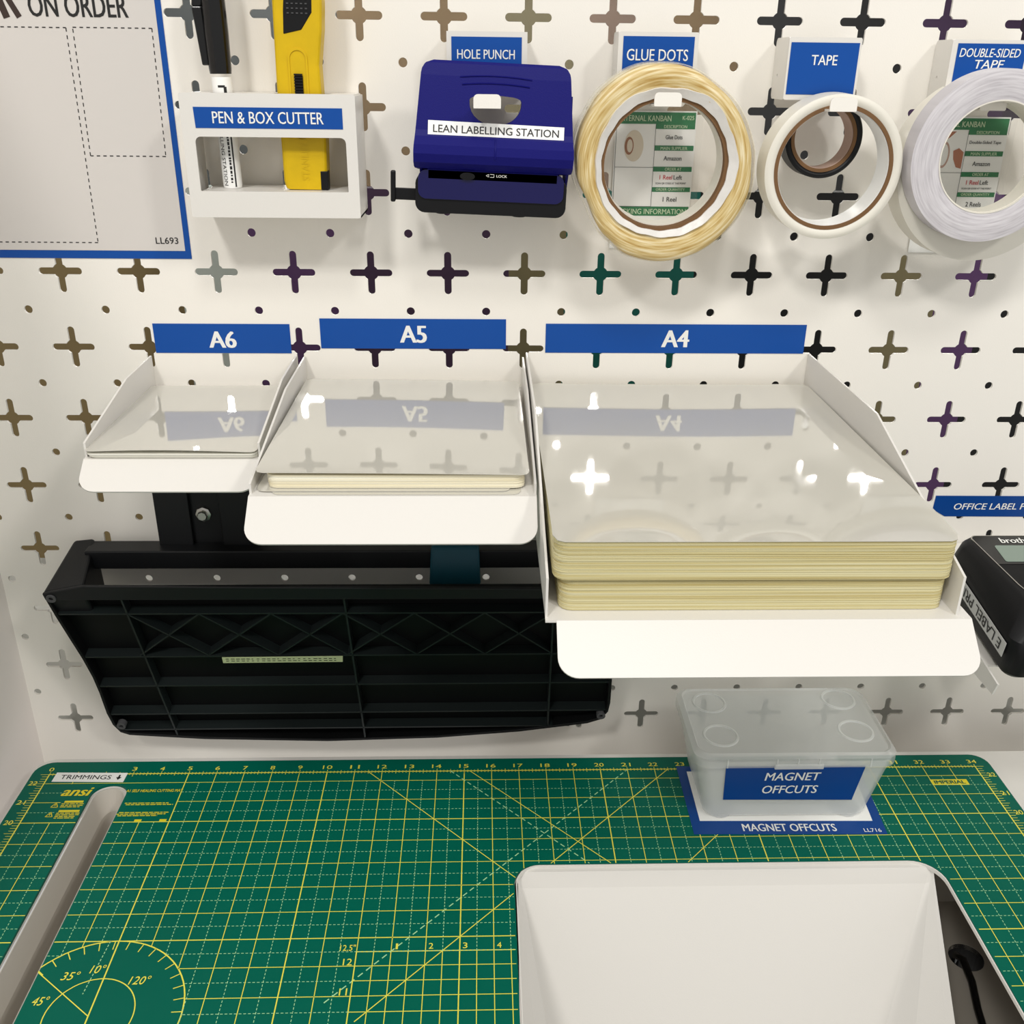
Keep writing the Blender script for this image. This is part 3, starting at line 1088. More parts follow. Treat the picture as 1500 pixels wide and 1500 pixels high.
# ------------------------------------------------------------------ ON ORDER sheet
t = thing('order_sheet', 'large laminated ON ORDER sheet with a blue border on the pegboard', 'sign', (-0.3660, -0.0006, 0.56))
f = Fr((0.3660, 0, -0.56))
mb = MB(); mb.plate(f, [(-0.4620, 0.4537), (-0.2670, 0.4537), (-0.2670, 0.6800), (-0.4620, 0.6800)], (), 0.0004)
mb.build('blue_border', M_blue, t)
mb = MB(); mb.plate(f, [(-0.4572, 0.4600), (-0.2714, 0.4600), (-0.2714, 0.6750), (-0.4572, 0.6750)], (), 0.0002, lift=0.0003)
mb.build('white_panel', M_sheet, t)
mb = MB()
for a, b in (((-0.4500, 0.6196), (-0.3378, 0.6196)), ((-0.3378, 0.6196), (-0.3393, 0.4661)), ((-0.3393, 0.4661), (-0.4500, 0.4661)),
             ((-0.3329, 0.6199), (-0.2755, 0.6199)), ((-0.2755, 0.6199), (-0.2772, 0.5313)), ((-0.2772, 0.5313), (-0.3345, 0.5313)), ((-0.3345, 0.5313), (-0.3329, 0.6199))):
    dashed(mb, f, a, b, 0.0007, 0.0026, 0.0024, 0.0005)
mb.build('dashed_outline', M_ink_k, t)
text('title_lettering', 'ON ORDER', f, -0.3268, 0.6340, 0.0715, 0.0150, M_ink_k, t, 0.022, lift=0.0005)
text('number_lettering', 'LL693', f, -0.2848, 0.4680, 0.0178, 0.0050, M_ink_k, t, 0.008, lift=0.0005)
mb = MB()
stroke(mb, f, (-0.3770, 0.6400), (-0.3700, 0.6260), 0.0042, 0.0005)
stroke(mb, f, (-0.3830, 0.6390), (-0.3790, 0.6255), 0.0050, 0.0005)
stroke(mb, f, (-0.3830, 0.6390), (-0.3900, 0.6290), 0.0030, 0.0005)
mb.build('icon_print', mat('dark_brown_ink', rgb(52, 36, 30), 0.5), t)

# ------------------------------------------------------------------ pen & box cutter holder
ph = thing('pen_holder', 'white steel window holder on the pegboard labelled PEN & BOX CUTTER', 'holder', (-0.1865, 0, 0.4930))
bx0, bx1, bz0, bz1 = -0.0620, 0.0625, 0.0, 0.0850
f = Fr((0, -0.050, 0))
win = rrect(-0.0535, 0.0545, 0.0185, 0.0560, (0.0006, 0.0006, 0.004, 0.004))
mb = MB()
mb.plate(f, rrect(bx0, bx1, bz0, bz1, 0.0015, 3), [win], 0.0016)
mb.build('front_plate', M_white, ph)
for s in (0, 1):
    g = Fr((bx0 if s == 0 else bx1 - 0.0015, 0, 0), (0, -1, 0), (0, 0, 1))
    mb = MB(); mb.plate(g, rrect(0.001, 0.0485, bz0, bz1 - (0.001), 0.001, 2), [circle(0.012, 0.058, 0.0012, 8)], 0.0015, lift=0.0)
    mb.build('side_plate', M_white, ph)
mb = MB(); mb.box(bx0, bx1, -0.0490, -0.001, 0.0, 0.0015)
mb.build('bottom_plate', M_white, ph)
mb = MB(); mb.box(-0.0535, 0.0545, -0.0490, -0.004, 0.0170, 0.0185)
mb.build('shelf', M_white, ph, bevel=0.0005)
mb = MB()
mb.plate(Fr((0, 0, bz1 - 0.0002), (1, 0, 0), (0, 1, 0)), [(bx0 + 0.0016, -0.0485), (bx1 - 0.0016, -0.0485), (bx1 - 0.0016, -0.001), (bx0 + 0.0016, -0.001)],
         [circle(-0.0362, -0.0262, 0.0092, 24), rrect(0.0025, 0.0425, -0.0420, -0.0160, 0.002)], 0.0013)
mb.build('top_plate', M_white, ph)
mb = MB(); mb.plate(Fr((0, -0.0502, 0)), [(-0.0520, 0.0618), (0.0530, 0.0618), (0.0530, 0.0758), (-0.0525, 0.0758)], (), 0.0003, lift=0.0001)
lb_ = mb.build('blue_label', M_blue, ph)
text('lettering', 'PEN & BOX CUTTER', Fr((0, -0.0503, 0)), 0.0000, 0.0690, 0.0790, 0.0080, M_ink_w, lb_, 0.012, lift=0.0003)

# marker pen standing on the shelf
pn = thing('marker_pen', 'black capped white marker pen standing in the white window holder', 'pen', (-0.2220, -0.0260, 0.5117), (0, -0.008, 0))
mb = MB()
mb.lathe([(0.0, 0.0), (0.0066, 0.0), (0.0070, 0.002), (0.0070, 0.0765), (0.0, 0.0765)], 24, closed=False)
body = mb.build('pen_body', M_paper, pn, rot=(PI / 2, 0, 0), smooth=40)
mb = MB()
mb.lathe([(0.0, 0.0785), (0.0076, 0.0785), (0.0080, 0.082), (0.0085, 0.105), (0.0082, 0.135), (0.0072, 0.150), (0.0, 0.151)], 24, closed=False)
mb.build('cap', M_black_gl, pn, rot=(PI / 2, 0, 0), smooth=40)
mb = MB()
mb.hexa([(-0.0120, -0.0028, 0.084), (-0.0070, -0.0028, 0.084), (-0.0070, 0.0028, 0.084), (-0.0120, 0.0028, 0.084)],
        [(-0.0150, -0.0032, 0.122), (-0.0080, -0.0032, 0.122), (-0.0080, 0.0032, 0.122), (-0.0150, 0.0032, 0.122)])
mb.hexa([(-0.0150, -0.0032, 0.122), (-0.0080, -0.0032, 0.122), (-0.0080, 0.0032, 0.122), (-0.0150, 0.0032, 0.122)],
        [(-0.0115, -0.0030, 0.143), (-0.0040, -0.0030, 0.143), (-0.0040, 0.0030, 0.143), (-0.0115, 0.0030, 0.143)])
mb.build('clip', M_black_gl, pn, bevel=0.001)


def pen_text(s, ang, z0, z1, h, m, bold):
    mb = MB()
    fr_ = Fr((0, 0, 0))
    text_mb(mb, s, fr_, 0, 0, z1 - z0, h, bold)
    r = 0.00712
    out = []
    for v in mb.v:
        a = ang + v[2] / r
        out.append((r * math.sin(a), -r * math.cos(a), (z0 + z1) / 2 - v[0]))
    mb.v = out
    return mb.build('lettering', m, body and pn)


pen_text('LEAN LABELLING STATION', -0.45, 0.002, 0.060, 0.0030, M_ink_k, 0.004)
mb = MB()
r = 0.00714
fine = []
zz = 0.004
while zz < 0.050:                                  # the illegible small print beside the stripe
    L = random.uniform(0.0010, 0.0024)
    fine.append((random.uniform(0.10, 0.16), random.uniform(0.30, 0.36), zz, zz + L))
    zz += L + random.uniform(0.0004, 0.0010)
for (a0, a1, z0, z1) in (*fine, (0.50, 0.66, 0.001, 0.070), (-0.2, 0.5, 0.0695, 0.0710), (0.36, 0.5, 0.066, 0.0710)):
    k = 6
    vs = [(r * math.sin(a0 + (a1 - a0) * i / k), -r * math.cos(a0 + (a1 - a0) * i / k), z) for z in (z0, z1) for i in range(k + 1)]
    mb.add(vs, [(i, i + 1, k + 2 + i, k + 1 + i) for i in range(k)])
mb.build('stripe', M_ink_k, pn)

# yellow box cutter
bc = thing('box_cutter', 'yellow retractable box cutter standing in the white window holder', 'box cutter', (-0.1655, -0.0290, 0.5117), (0, 0.012, 0))
out = [(-0.0145, 0.000), (0.0145, 0.000), (0.0162, 0.004), (0.0172, 0.040), (0.0158, 0.060), (0.0150, 0.085), (0.0180, 0.108), (0.0190, 0.125), (0.0188, 0.150), (0.0150, 0.162),
       (-0.0120, 0.162), (-0.0155, 0.145), (-0.0160, 0.110), (-0.0165, 0.070), (-0.0160, 0.030), (-0.0158, 0.006)]
mb = MB(); mb.plate(Fr((0, -0.0095, 0)), out, (), 0.019)
bcb = mb.build('cutter_body', M_yellow, bc, bevel=0.003, segs=3)
mb = MB(); mb.plate(Fr((0, -0.0094, 0)), [(-0.0090, 0.1045), (0.0040, 0.1075), (0.0118, 0.1185), (0.0128, 0.140), (-0.0060, 0.140), (-0.0082, 0.120)], (), 0.003, lift=0.0006)
pad = mb.build('thumb_pad', M_black, bc, bevel=0.0008)
mb = MB()
for r_ in range(5):
    for c_ in range(5):
        mb.box(-0.0055 + c_ * 0.0032, -0.0040 + c_ * 0.0032, -0.0106, -0.0098, 0.1175 + r_ * 0.003, 0.1183 + r_ * 0.003)
mb.build('grip_dots', M_grey, pad)
mb = MB()
mb.plate(Fr((0, -0.0094, 0)), rrect(-0.0070, 0.0070, 0.034, 0.096, 0.0068), [rrect(-0.0056, 0.0056, 0.0355, 0.0945, 0.0055)], 0.001, lift=0.0008)
mb.build('slider_track', M_yellow, bc, bevel=0.0004)
mb = MB()
mb.box(-0.0030, 0.0030, -0.0100, -0.0092, 0.062, 0.078)
for k in range(9):
    mb.box(-0.0030, 0.0028, -0.0118, -0.0096, 0.0630 + k * 0.0019, 0.0641 + k * 0.0019)
mb.build('blade_slider', M_black, bc)
mb = MB(); mb.box(-0.0030, 0.0030, -0.0104, -0.0092, 0.0440, 0.0480)
mb.build('slider_stop', M_black, bc)
mb = MB(); mb.box(0.0118, 0.0172, -0.0100, 0.0, 0.0004, 0.0135)
mb.build('end_catch', M_black, bc, bevel=0.0005)
text('embossed_lettering', 'STANLEY', Fr((0.0010, -0.0094, 0.020), (0, 0, 1), (-1, 0, 0)), 0, 0, 0.026, 0.0055, M_yellow, bc, 0.0, lift=0.0004)

# ------------------------------------------------------------------ tag hooks (steel bracket, blue label, upturned hook)
def tag_hook(label, x0, x1, z0, z1, yp, hx, hz, hy, lines, lw0, lx0, lx1, lz0, lz1, hw=0.0095, bold=0.010, ml=M_blue):
    """plate x0..x1, z0..z1 at distance yp; hook tip centred on (hx, hz) at distance hy"""
    t = thing('tag_hook', label, 'hook', ((x0 + x1) / 2, 0, z0), group='white label hooks')
    cx = (x0 + x1) / 2
    mb = MB()
    mb.plate(Fr((-cx, yp, -z0)), rrect(x0, x1, z0, z1, 0.0015, 3), (), 0.0015)
    mb.build('front_plate', M_white, t)
    for s, x in ((0, x0), (1, x1 - 0.0014)):
        mb = MB()
        mb.plate(Fr((x - cx, 0, -z0), (0, -1, 0), (0, 0, 1)), rrect(0.0008, -yp - 0.0014, z0, z1, (0.004, 0.0005, 0.0005, 0.004), 4), [circle(0.012, z0 + 0.016, 0.0012, 8)], 0.0014)
        mb.build('side_flange', M_white, t)
    # arm under the plate out to the tip
    L = -hy + yp
    mb = MB()
    ax = hx - cx
    mb.box(ax - hw, ax + hw, hy + 0.0012, -0.0010, hz - z0 - 0.0054, hz - z0 - 0.0040)
    mb.build('hook_arm', M_white, t)
    mb = MB()
    mb.plate(Fr((ax, hy, hz - z0)), rrect(-hw, hw, -0.0052, 0.0038, (0.0008, 0.0008, 0.003, 0.003), 4), (), 0.0015)
    mb.build('hook_tip', M_peg, t)
    mb = MB()
    mb.plate(Fr((-cx, yp - 0.0001, -z0)), [(lx0, lz0), (lx1, lz0), (lx1, lz1), (lx0, lz1)], (), 0.0002, lift=0.0002)
    b_ = mb.build('blue_label', ml, t)
    for (s, x, z, w, h, sh) in lines:
        text('lettering', s, Fr((-cx, yp - 0.0003, -z0)), x, z, w, h, M_ink_w, b_, bold, sh, lift=0.0002)
    return t


tag_hook('white hook with blue HOLE PUNCH label on the pegboard', -0.0590, -0.0010, 0.5790, 0.6200, -0.030, -0.0300, 0.5760, -0.0760,
         [('HOLE PUNCH', -0.0307, 0.6052, 0.0415, 0.0062, 0)], 0, -0.0555, -0.0050, 0.5840, 0.6165)
tag_hook('white hook with blue GLUE DOTS label on the pegboard', 0.0645, 0.1225, 0.5790, 0.6212, -0.030, 0.0955, 0.5785, -0.0750,
         [('GLUE DOTS', 0.0932, 0.6062, 0.0445, 0.0076, 0)], 0, 0.0680, 0.1195, 0.5840, 0.6183)
tag_hook('white hook with blue TAPE label on the pegboard', 0.1870, 0.2398, 0.5775, 0.6190, -0.035, 0.2190, 0.5765, -0.0750,
         [('TAPE', 0.2138, 0.6042, 0.0190, 0.0066, 0)], 0, 0.1885, 0.2382, 0.5812, 0.6156)
tag_hook('white hook with blue DOUBLE-SIDED TAPE label at the right edge', 0.3080, 0.3660, 0.5775, 0.6190, -0.030, 0.3370, 0.5775, -0.0505,
         [('DOUBLE-SIDED', 0.3365, 0.6104, 0.0450, 0.0058, 0.15), ('TAPE', 0.3375, 0.6028, 0.0220, 0.0058, 0.15)], 0, 0.3120, 0.3628, 0.5815, 0.6165)

# ------------------------------------------------------------------ hole punch hanging on its hook
hpz = thing('hole_punch', 'navy blue desk hole punch hanging on the pegboard below the HOLE PUNCH label', 'hole punch', (-0.0245, 0, 0.5600), (0, math.radians(2.0), 0))
# lever: a shell curved in side view, with the half-moon hole it hangs by
WT, WB = 0.0525, 0.0575
sec = [(0.0398, -0.0455), (0.0380, -0.0475), (0.030, -0.0500), (0.012, -0.0540), (-0.006, -0.0580), (-0.0100, -0.0600), (-0.0155, -0.0645), (-0.0215, -0.0655), (-0.0275, -0.0630), (-0.0320, -0.0570), (-0.0335, -0.0500)]


def lever_y(z):
    for (za, ya), (zb2, yb) in zip(sec, sec[1:]):
        if zb2 <= z <= za:
            return ya + (yb - ya) * (za - z) / (za - zb2)
    return sec[0][1] if z > sec[0][0] else sec[-1][1]


hole = [(-0.0180 + 0.0, 0.0185)] + [(0.0180 * math.cos(a), 0.0165 + 0.0020 * math.sin(a)) for a in [PI * 0.9]]
hole = rrect(-0.0185, 0.0185, 0.0125, 0.0185, (0.0, 0.0, 0.004, 0.004), 4)[2:] if False else \
    [(0.0186 * math.cos(a), 0.0140 + (0.0050 if math.sin(a) > 0 else 0.0155) * (abs(math.sin(a)) ** (0.6 if math.sin(a) > 0 else 1.0)) * (1 if math.sin(a) > 0 else -1)) for a in [2 * PI * i / 36 for i in range(36)]]
# triangulate in fine horizontal strips so that the curved section stays smooth
outl = [(-WB, -0.0335), (WB, -0.0335)]
NZ = 26
zs = sorted(set([round(q[0], 5) for q in sec] + [round(0.0398 - i * (0.0398 + 0.0335) / NZ, 5) for i in range(NZ + 1)]), reverse=True)


def half_w(z):
    k = (0.0398 - z) / 0.0733
    w = WT + (WB - WT) * min(1, k * 1.25)
    if z > 0.0318:
        d = (z - 0.0318) / 0.008
        w -= 0.008 * (1 - math.sqrt(max(0, 1 - d * d)))
    if z < -0.0295:
        d = (-0.0295 - z) / 0.004
        w -= 0.003 * (1 - math.sqrt(max(0, 1 - min(1, d * d))))
    return w


def hole_half(z):
    if z > 0.0186 or z < -0.0014:
        return None
    if z >= 0.0140:
        k = (z - 0.0140) / 0.0046
        return 0.0186 * math.sqrt(max(0, 1 - k ** 3))
    k = (0.0140 - z) / 0.0154
    return 0.0186 * math.sqrt(max(0, 1 - k ** 2.2))


zs = sorted(set(zs + [0.0186, -0.0014, 0.0140] + [0.0186 - i * 0.02 / 24 for i in range(25)]), reverse=True)
lev = MB()
TH = 0.0035
for za, zb2 in zip(zs, zs[1:]):
    wa, wb = half_w(za), half_w(zb2)
    ya, yb = lever_y(za), lever_y(zb2)
    ha, hb = hole_half(za), hole_half(zb2)
    if ha is not None and hb is not None:
        spans = [((-wa, -ha), (-wb, -hb)), ((ha, wa), (hb, wb))]
    else:
        spans = [((-wa, wa), (-wb, wb))]
    for (a0, a1), (b0, b1) in spans:
        n = 6
        vs = []
        for k in range(n + 1):
            t_ = k / n
            for (x0, x1, y, z) in ((a0, a1, ya, za), (b0, b1, yb, zb2)):
                x = x0 + (x1 - x0) * t_
                vs += [(x, y, z), (x, y + TH, z)]
        fs = []
        for k in range(n):
            q = 4 * k
            fs += [(q, q + 2, q + 6, q + 4), (q + 1, q + 5, q + 7, q + 3)]
        fs += [(0, 1, 3, 2), (4 * n, 4 * n + 2, 4 * n + 3, 4 * n + 1)]
        lev.add(vs, fs)
# side cheeks down to the base
for sx in (-1, 1):
    g = Fr((sx * (WB - 0.004), 0, 0), (0, -1, 0), (0, 0, 1))
    lev.plate(g, [(0.020, -0.048), (0.040, -0.048), (0.052, -0.034), (0.060, -0.022), (0.056, -0.008), (0.046, 0.020), (0.040, 0.020)], (), 0.002)
lev.build('lever', M_navy, hpz, smooth=32)
for (z, w, dz) in ((0.0300, 0.0255, 0.0014), (0.0252, 0.0240, 0.0014)):
    mb = MB()
    pts = []
    for i in range(13):
        s_ = -1 + 2 * i / 12
        zz = z + dz * (1 - s_ * s_) - 0.0005
        pts.append((s_ * w, lever_y(zz) - 0.0001, zz))
    mb.tube(pts, 0.00055, 6)
    mb.build('moulded_ridge', M_navy, hpz, smooth=60)
mb = MB()
mb.tube([(0.001, lever_y(z) - 0.0002, z) for z in (-0.0105, -0.013, -0.017, -0.021, -0.0235)], 0.0006, 6)
mb.build('moulded_ridge', M_navy, hpz, smooth=60)
# hole rim (depth of the moulding)
mb = MB()
rimz = [0.0186 - 0.02 * i / 20 for i in range(21)]
path = [(hole_half(z) or 0.0, z) for z in rimz]
loop = [(x, z) for x, z in path] + [(-x, z) for x, z in reversed(path[1:-1])]
n = len(loop)
vs = [(x, lever_y(z), z) for x, z in loop] + [(x * 0.99, lever_y(z) + 0.0045, z * 0.99 + 0.0001) for x, z in loop]
mb.add(vs, [(i, (i + 1) % n, n + (i + 1) % n, n + i) for i in range(n)])
mb.build('handle_hole_rim', M_navy, hpz, smooth=40)
# label
ld_ = Vector((0, lever_y(0.004) - lever_y(-0.008), 0.012)).normalized()
lf = Fr((0.0012, lever_y(-0.0050) - 0.0003, -0.0050), (1, 0, 0.0), ld_)
mb = MB(); mb.plate(lf, [(-0.0487, -0.0046), (0.0487, -0.0050), (0.0487, 0.0048), (-0.0487, 0.0056)], (), 0.0002, lift=0.0003)
l_ = mb.build('white_label', M_paper, hpz)
text('lettering', 'LEAN LABELLING STATION', lf, 0.0, 0.0002, 0.0900, 0.0052, M_ink_k, l_, 0.006, lift=0.0005)
# base, rubber foot, guide, lock
mb = MB(); mb.plate(Fr((0, -0.0560, 0)), rrect(-0.0545, 0.0525, -0.0535, -0.0330, 0.006, 5), (), 0.040)
base_ = mb.build('base_tray', M_navy_gl, hpz, bevel=0.003, segs=3)
mb = MB(); mb.plate(Fr((0, -0.0545, 0)), rrect(-0.0565, 0.0548, -0.0635, -0.0360, 0.007, 5), (), 0.042)
ft = mb.build('rubber_base', M_black, hpz, bevel=0.003, segs=2)
for x in (-0.0370, 0.0210):
    mb = MB(); mb.lathe([(0.0, 0.0), (0.0048, 0.0), (0.0048, -0.004), (0.0, -0.004)], 16, closed=False)
    mb.build('foot', M_black, hpz, loc=(x, -0.0350, -0.0620), rot=(PI / 2, 0, 0))
mb = MB(); mb.box(-0.0725, -0.0560, -0.0480, -0.0462, -0.0560, -0.0475)
ga = mb.build('paper_guide', M_black, hpz, bevel=0.0006)
mb = MB(); mb.box(-0.0750, -0.0715, -0.0500, -0.0440, -0.0575, -0.0355)
mb.build('guide_stop', M_black, ga, bevel=0.0010)
mb = MB(); mb.box(-0.0480, 0.0480, -0.0560, -0.0300, -0.0400, -0.0320)
mb.build('punch_housing', M_navy, hpz, bevel=0.001)
mb = MB(); mb.plate(Fr((-0.0185, -0.0580, -0.0365)), [(0.0055 * math.cos(a), 0.0026 * math.sin(a)) for a in [2 * PI * i / 20 for i in range(20)]], (), 0.004)
mb.build('lock_slider', M_black, hpz, bevel=0.0006)
mb = MB()
lk = Fr((0, -0.0562, -0.0355))
text_mb(mb, 'LOCK', lk, 0.0065, 0, 0.0078, 0.0018, 0.01)
for a, b in (((-0.0050, 0), (-0.0030, 0.001)), ((-0.0050, 0), (-0.0030, -0.001)), ((-0.003, 0.001), (-0.003, -0.001)), ((-0.002, 0.001), (0.0008, 0.001)), ((-0.002, -0.001), (0.0008, -0.001)), ((0.0008, 0.001), (0.0008, -0.001))):
    stroke(mb, lk, a, b, 0.0003)
mb.build('lock_lettering', M_ink_w, hpz)

# ------------------------------------------------------------------ kanban cards behind the rolls
def kanban(label, x0, ztop, lines, number, w=0.0607):
    t = thing('kanban_card', label, 'card', (x0 + w / 2, -0.0015, ztop - 0.05), group='green reorder cards')
    f = Fr((-w / 2, 0, 0.05))          # x from the left edge, z from the top
    sx = 0.000524 * w / 0.0607
    X = lambda p: (p - 904) * sx
    Z = lambda p: -(p - 165) * 0.000507
    mb = MB(); mb.plate(f, [(-0.001, -0.1020), (w + 0.001, -0.1020), (w + 0.001, 0.001), (-0.001, 0.001)], (), 0.0004)
    card = mb.build('card_paper', M_paper, t)
    mb = MB()
    for (a, b, c, d) in ((904, 1020, 165, 181.5), (962, 1020, 181.5, 188.5), (962, 1020, 212, 219.5), (962, 1020, 242.7, 250), (962, 1020, 273, 280), (904, 1020, 302, 316)):
        mb.plate(f, [(X(a), Z(d)), (X(b), Z(d)), (X(b), Z(c)), (X(a), Z(c))], (), 0.0001, lift=0.0002)
    g = mb.build('green_bands', M_green, t)
    mb = MB()
    for (s, cx_, cy_, ww, hh) in (q for q in (('EXTERNAL KANBAN', 945, 173.5, 78, 8), (number, 1009, 172.5, 17, 6), ('DESCRIPTION', 991, 185, 34, 4.4), ('MAIN SUPPLIER', 991, 216, 40, 4.6), ('ORDER AT', 992, 246.3, 25, 4.4),
                                  ('ORDER QUANTITY', 990, 276.6, 44, 4.6), ('PACKING INFORMATION', 962, 309.5, 108, 8)) if q[0]):
        text_mb(mb, s, f, X(cx_), Z(cy_), ww * sx, hh * 0.000507, 0.008, lift=0.0004)
    mb.build('band_lettering', mat('pale_green_ink', rgb(206, 226, 190), 0.5), g)
    mb = MB()
    for (s, cx_, cy_, ww, hh) in lines:
        text_mb(mb, s, f, X(cx_), Z(cy_), ww * sx, hh * 0.000507, 0.014, lift=0.0003)
    text_mb(mb, 'SCAN QR CODE AT THIS POINT', f, X(990), Z(267.5), 46 * sx, 3.2 * 0.000507, 0.012, lift=0.0003)
    text_mb(mb, 'Left', f, X(1000), Z(258.3), 13 * sx, 6.6 * 0.000507, 0.014, lift=0.0003)
    for a, b in (((904, 182), (904, 302)), ((962, 182), (962, 302)), ((904, 244), (962, 244)), ((904, 302), (962, 302))):
        stroke(mb, f, (X(a[0]), Z(a[1])), (X(b[0]), Z(b[1])), 0.0003, 0.0003)
    mb.build('lettering', M_ink_k, t)
    text('red_lettering', '1 Reel', f, X(982), Z(258.3), 19 * sx, 6.6 * 0.000507, M_ink_r, t, 0.014, lift=0.0003)
    mb = MB(); mb.plate(f, [(-0.004, -0.1060), (w + 0.006, -0.1060), (w + 0.006, 0.006), (-0.004, 0.006)], (), 0.0003, lift=0.0012)
    mb.build('clear_sleeve', M_clear, t)
    return t, f, X, Z


k1, f, X, Z = kanban('green and white reorder card seen through the glue dot roll', 0.0700, 0.5668,
                     [('Glue Dots', 990, 200, 25, 6), ('Amazon', 990, 230.5, 27, 6.6), ('1 Reel', 990, 291, 21, 7)], 'K-025')
mb = MB()
mb.plate(f, [(X(931) + 0.0075 * math.cos(a), Z(213) + 0.0115 * math.sin(a)) for a in [2 * PI * i / 28 for i in range(28)]], (), 0.0001, lift=0.0002)
mb.build('roll_picture', mat('picture_cream', rgb(222, 210, 190), 0.5), k1)
mb = MB()
mb.plate(f, [(X(924) + 0.0035 * math.cos(a), Z(213) + 0.0066 * math.sin(a)) for a in [2 * PI * i / 24 for i in range(24)]],
         [[(X(925) + 0.0022 * math.cos(a), Z(213) + 0.0048 * math.sin(a)) for a in [2 * PI * i / 24 for i in range(24)]]], 0.0001, lift=0.0003)
mb.build('core_picture', mat('picture_brown', rgb(150, 96, 60), 0.5), k1)
k2, f, X, Z = kanban('green and white reorder card seen through the double-sided tape roll', 0.3150, 0.5650,
                     [('Double-Sided Tape', 990, 200, 48, 6), ('Amazon', 990, 230.5, 27, 6.6), ('2 Reels', 990, 291, 24, 7)], None)
mb = MB()
mb.plate(f, [(X(930) + 0.0048 * math.cos(a), Z(218) + 0.0098 * math.sin(a)) for a in [2 * PI * i / 28 for i in range(28)]],
         [[(X(930) + 0.0036 * math.cos(a), Z(218) + 0.0080 * math.sin(a)) for a in [2 * PI * i / 28 for i in range(28)]]], 0.0001, lift=0.0002)
mb.build('roll_picture', mat('picture_pink', rgb(196, 160, 146), 0.5), k2)
mb = MB()
mb.plate(f, [(X(944), Z(212)), (X(952), Z(208)), (X(960), Z(214)), (X(960), Z(238)), (X(952), Z(236)), (X(946), Z(224))], (), 0.0001, lift=0.0002)
mb.plate(f, [(X(920), Z(184)), (X(944), Z(184)), (X(936), Z(192)), (X(926), Z(200)), (X(921), Z(196))], (), 0.0001, lift=0.0002)
mb.build('hand_picture', mat('picture_skin', rgb(178, 110, 78), 0.5), k2)

# ------------------------------------------------------------------ rolls
gl = thing('glue_dot_roll', 'big yellowish roll of glue dots hanging on the GLUE DOTS hook', 'tape roll', (0.099, 0, 0.536), (math.radians(3), 0, 0))
pol = [(3, .0645), (25, .0632), (54, .0634), (88, .0677), (112, .0698), (134, .0690), (152, .0670), (172, .0655), (186, .0641), (206, .0610), (233, .0655), (251, .0690), (275, .0700), (294, .0700), (320, .0688), (339, .0678)]


def outer_r(a):
    d = math.degrees(a) % 360
    for (a0, r0), (a1, r1) in zip(pol, pol[1:] + [(363, .0645)]):
        if a0 <= d < a1 or (a1 > 360 and d < 3):
            dd = d + 360 if d < 3 else d
            k = (dd - a0) / (a1 - a0)
            k = k * k * (3 - 2 * k)
            return r0 + (r1 - r0) * k
    return 0.066


def glue_shape(a, r, y):
    k = (r - 0.050) / (0.066 - 0.050)
    ro = outer_r(a) - 0.0006
    ri = 0.0495 + 0.0012 * math.sin(5 * a)
    return ri + (ro - ri) * max(0, k)


mb = MB()
rs = [0.050, 0.0535, 0.057, 0.060, 0.063, 0.0652, 0.066]
ys = [-0.0600, -0.0618, -0.0625, -0.0625, -0.0615, -0.0600, -0.0570]
mb.lathe(list(zip(rs, ys)) + [(0.066, -0.036), (0.062, -0.033), (0.050, -0.033)], 128, shape=glue_shape)
mb.build('glue_tape', M_glue, gl, smooth=50)
mb = MB()
mb.lathe([(0.0668, -0.0560), (0.0675, -0.0555), (0.0675, -0.0360), (0.0668, -0.0355)], 96, shape=lambda a, r, y: outer_r(a) + (r - 0.0660) + 0.0012 * math.sin(2 * a + 1.2))
mb.build('loose_outer_turn', M_film, gl, smooth=50)
mb = MB()


def liner_shape(a, r, y):
    k = a / (2 * PI) * 11
    fct = abs((k % 1) - 0.5) * 2
    knots = [0.0, 0.5, 0.95, 1.5, 2.2, 2.6, 3.2, 3.9, 4.5, 5.0, 5.7, 6.2832]
    offs = [0.0030, 0.0005, 0.0040, 0.0012, 0.0036, 0.0008, -0.0004, 0.0004, -0.0010, 0.0006, 0.0008, 0.0030]
    for (k0, o0), (k1, o1) in zip(zip(knots, offs), zip(knots[1:], offs[1:])):
        if k0 <= a <= k1:
            q = o0 + (o1 - o0) * (a - k0) / (k1 - k0)
            break
    return r + q * (1.0 if r > 0.048 else 0.15) + 0.0003 * math.sin(19 * a)


mb.lathe([(0.0462, -0.0600), (0.0505, -0.0628), (0.0512, -0.0610), (0.0475, -0.0480), (0.0462, -0.0480)], 88, shape=liner_shape)
mb.build('paper_liner', M_liner, gl, smooth=15)
mb = MB()
mb.lathe([(0.0440, -0.0585), (0.0468, -0.0585), (0.0468, -0.0330), (0.0440, -0.0330)], 72)
mb.build('cardboard_core', M_card, gl, smooth=40)
mb = MB()
mb.lathe([(0.0434, -0.0520), (0.04398, -0.0520), (0.04398, -0.0330), (0.0434, -0.0330)], 72)
mb.build('core_lining', M_white_tape, gl, smooth=40)


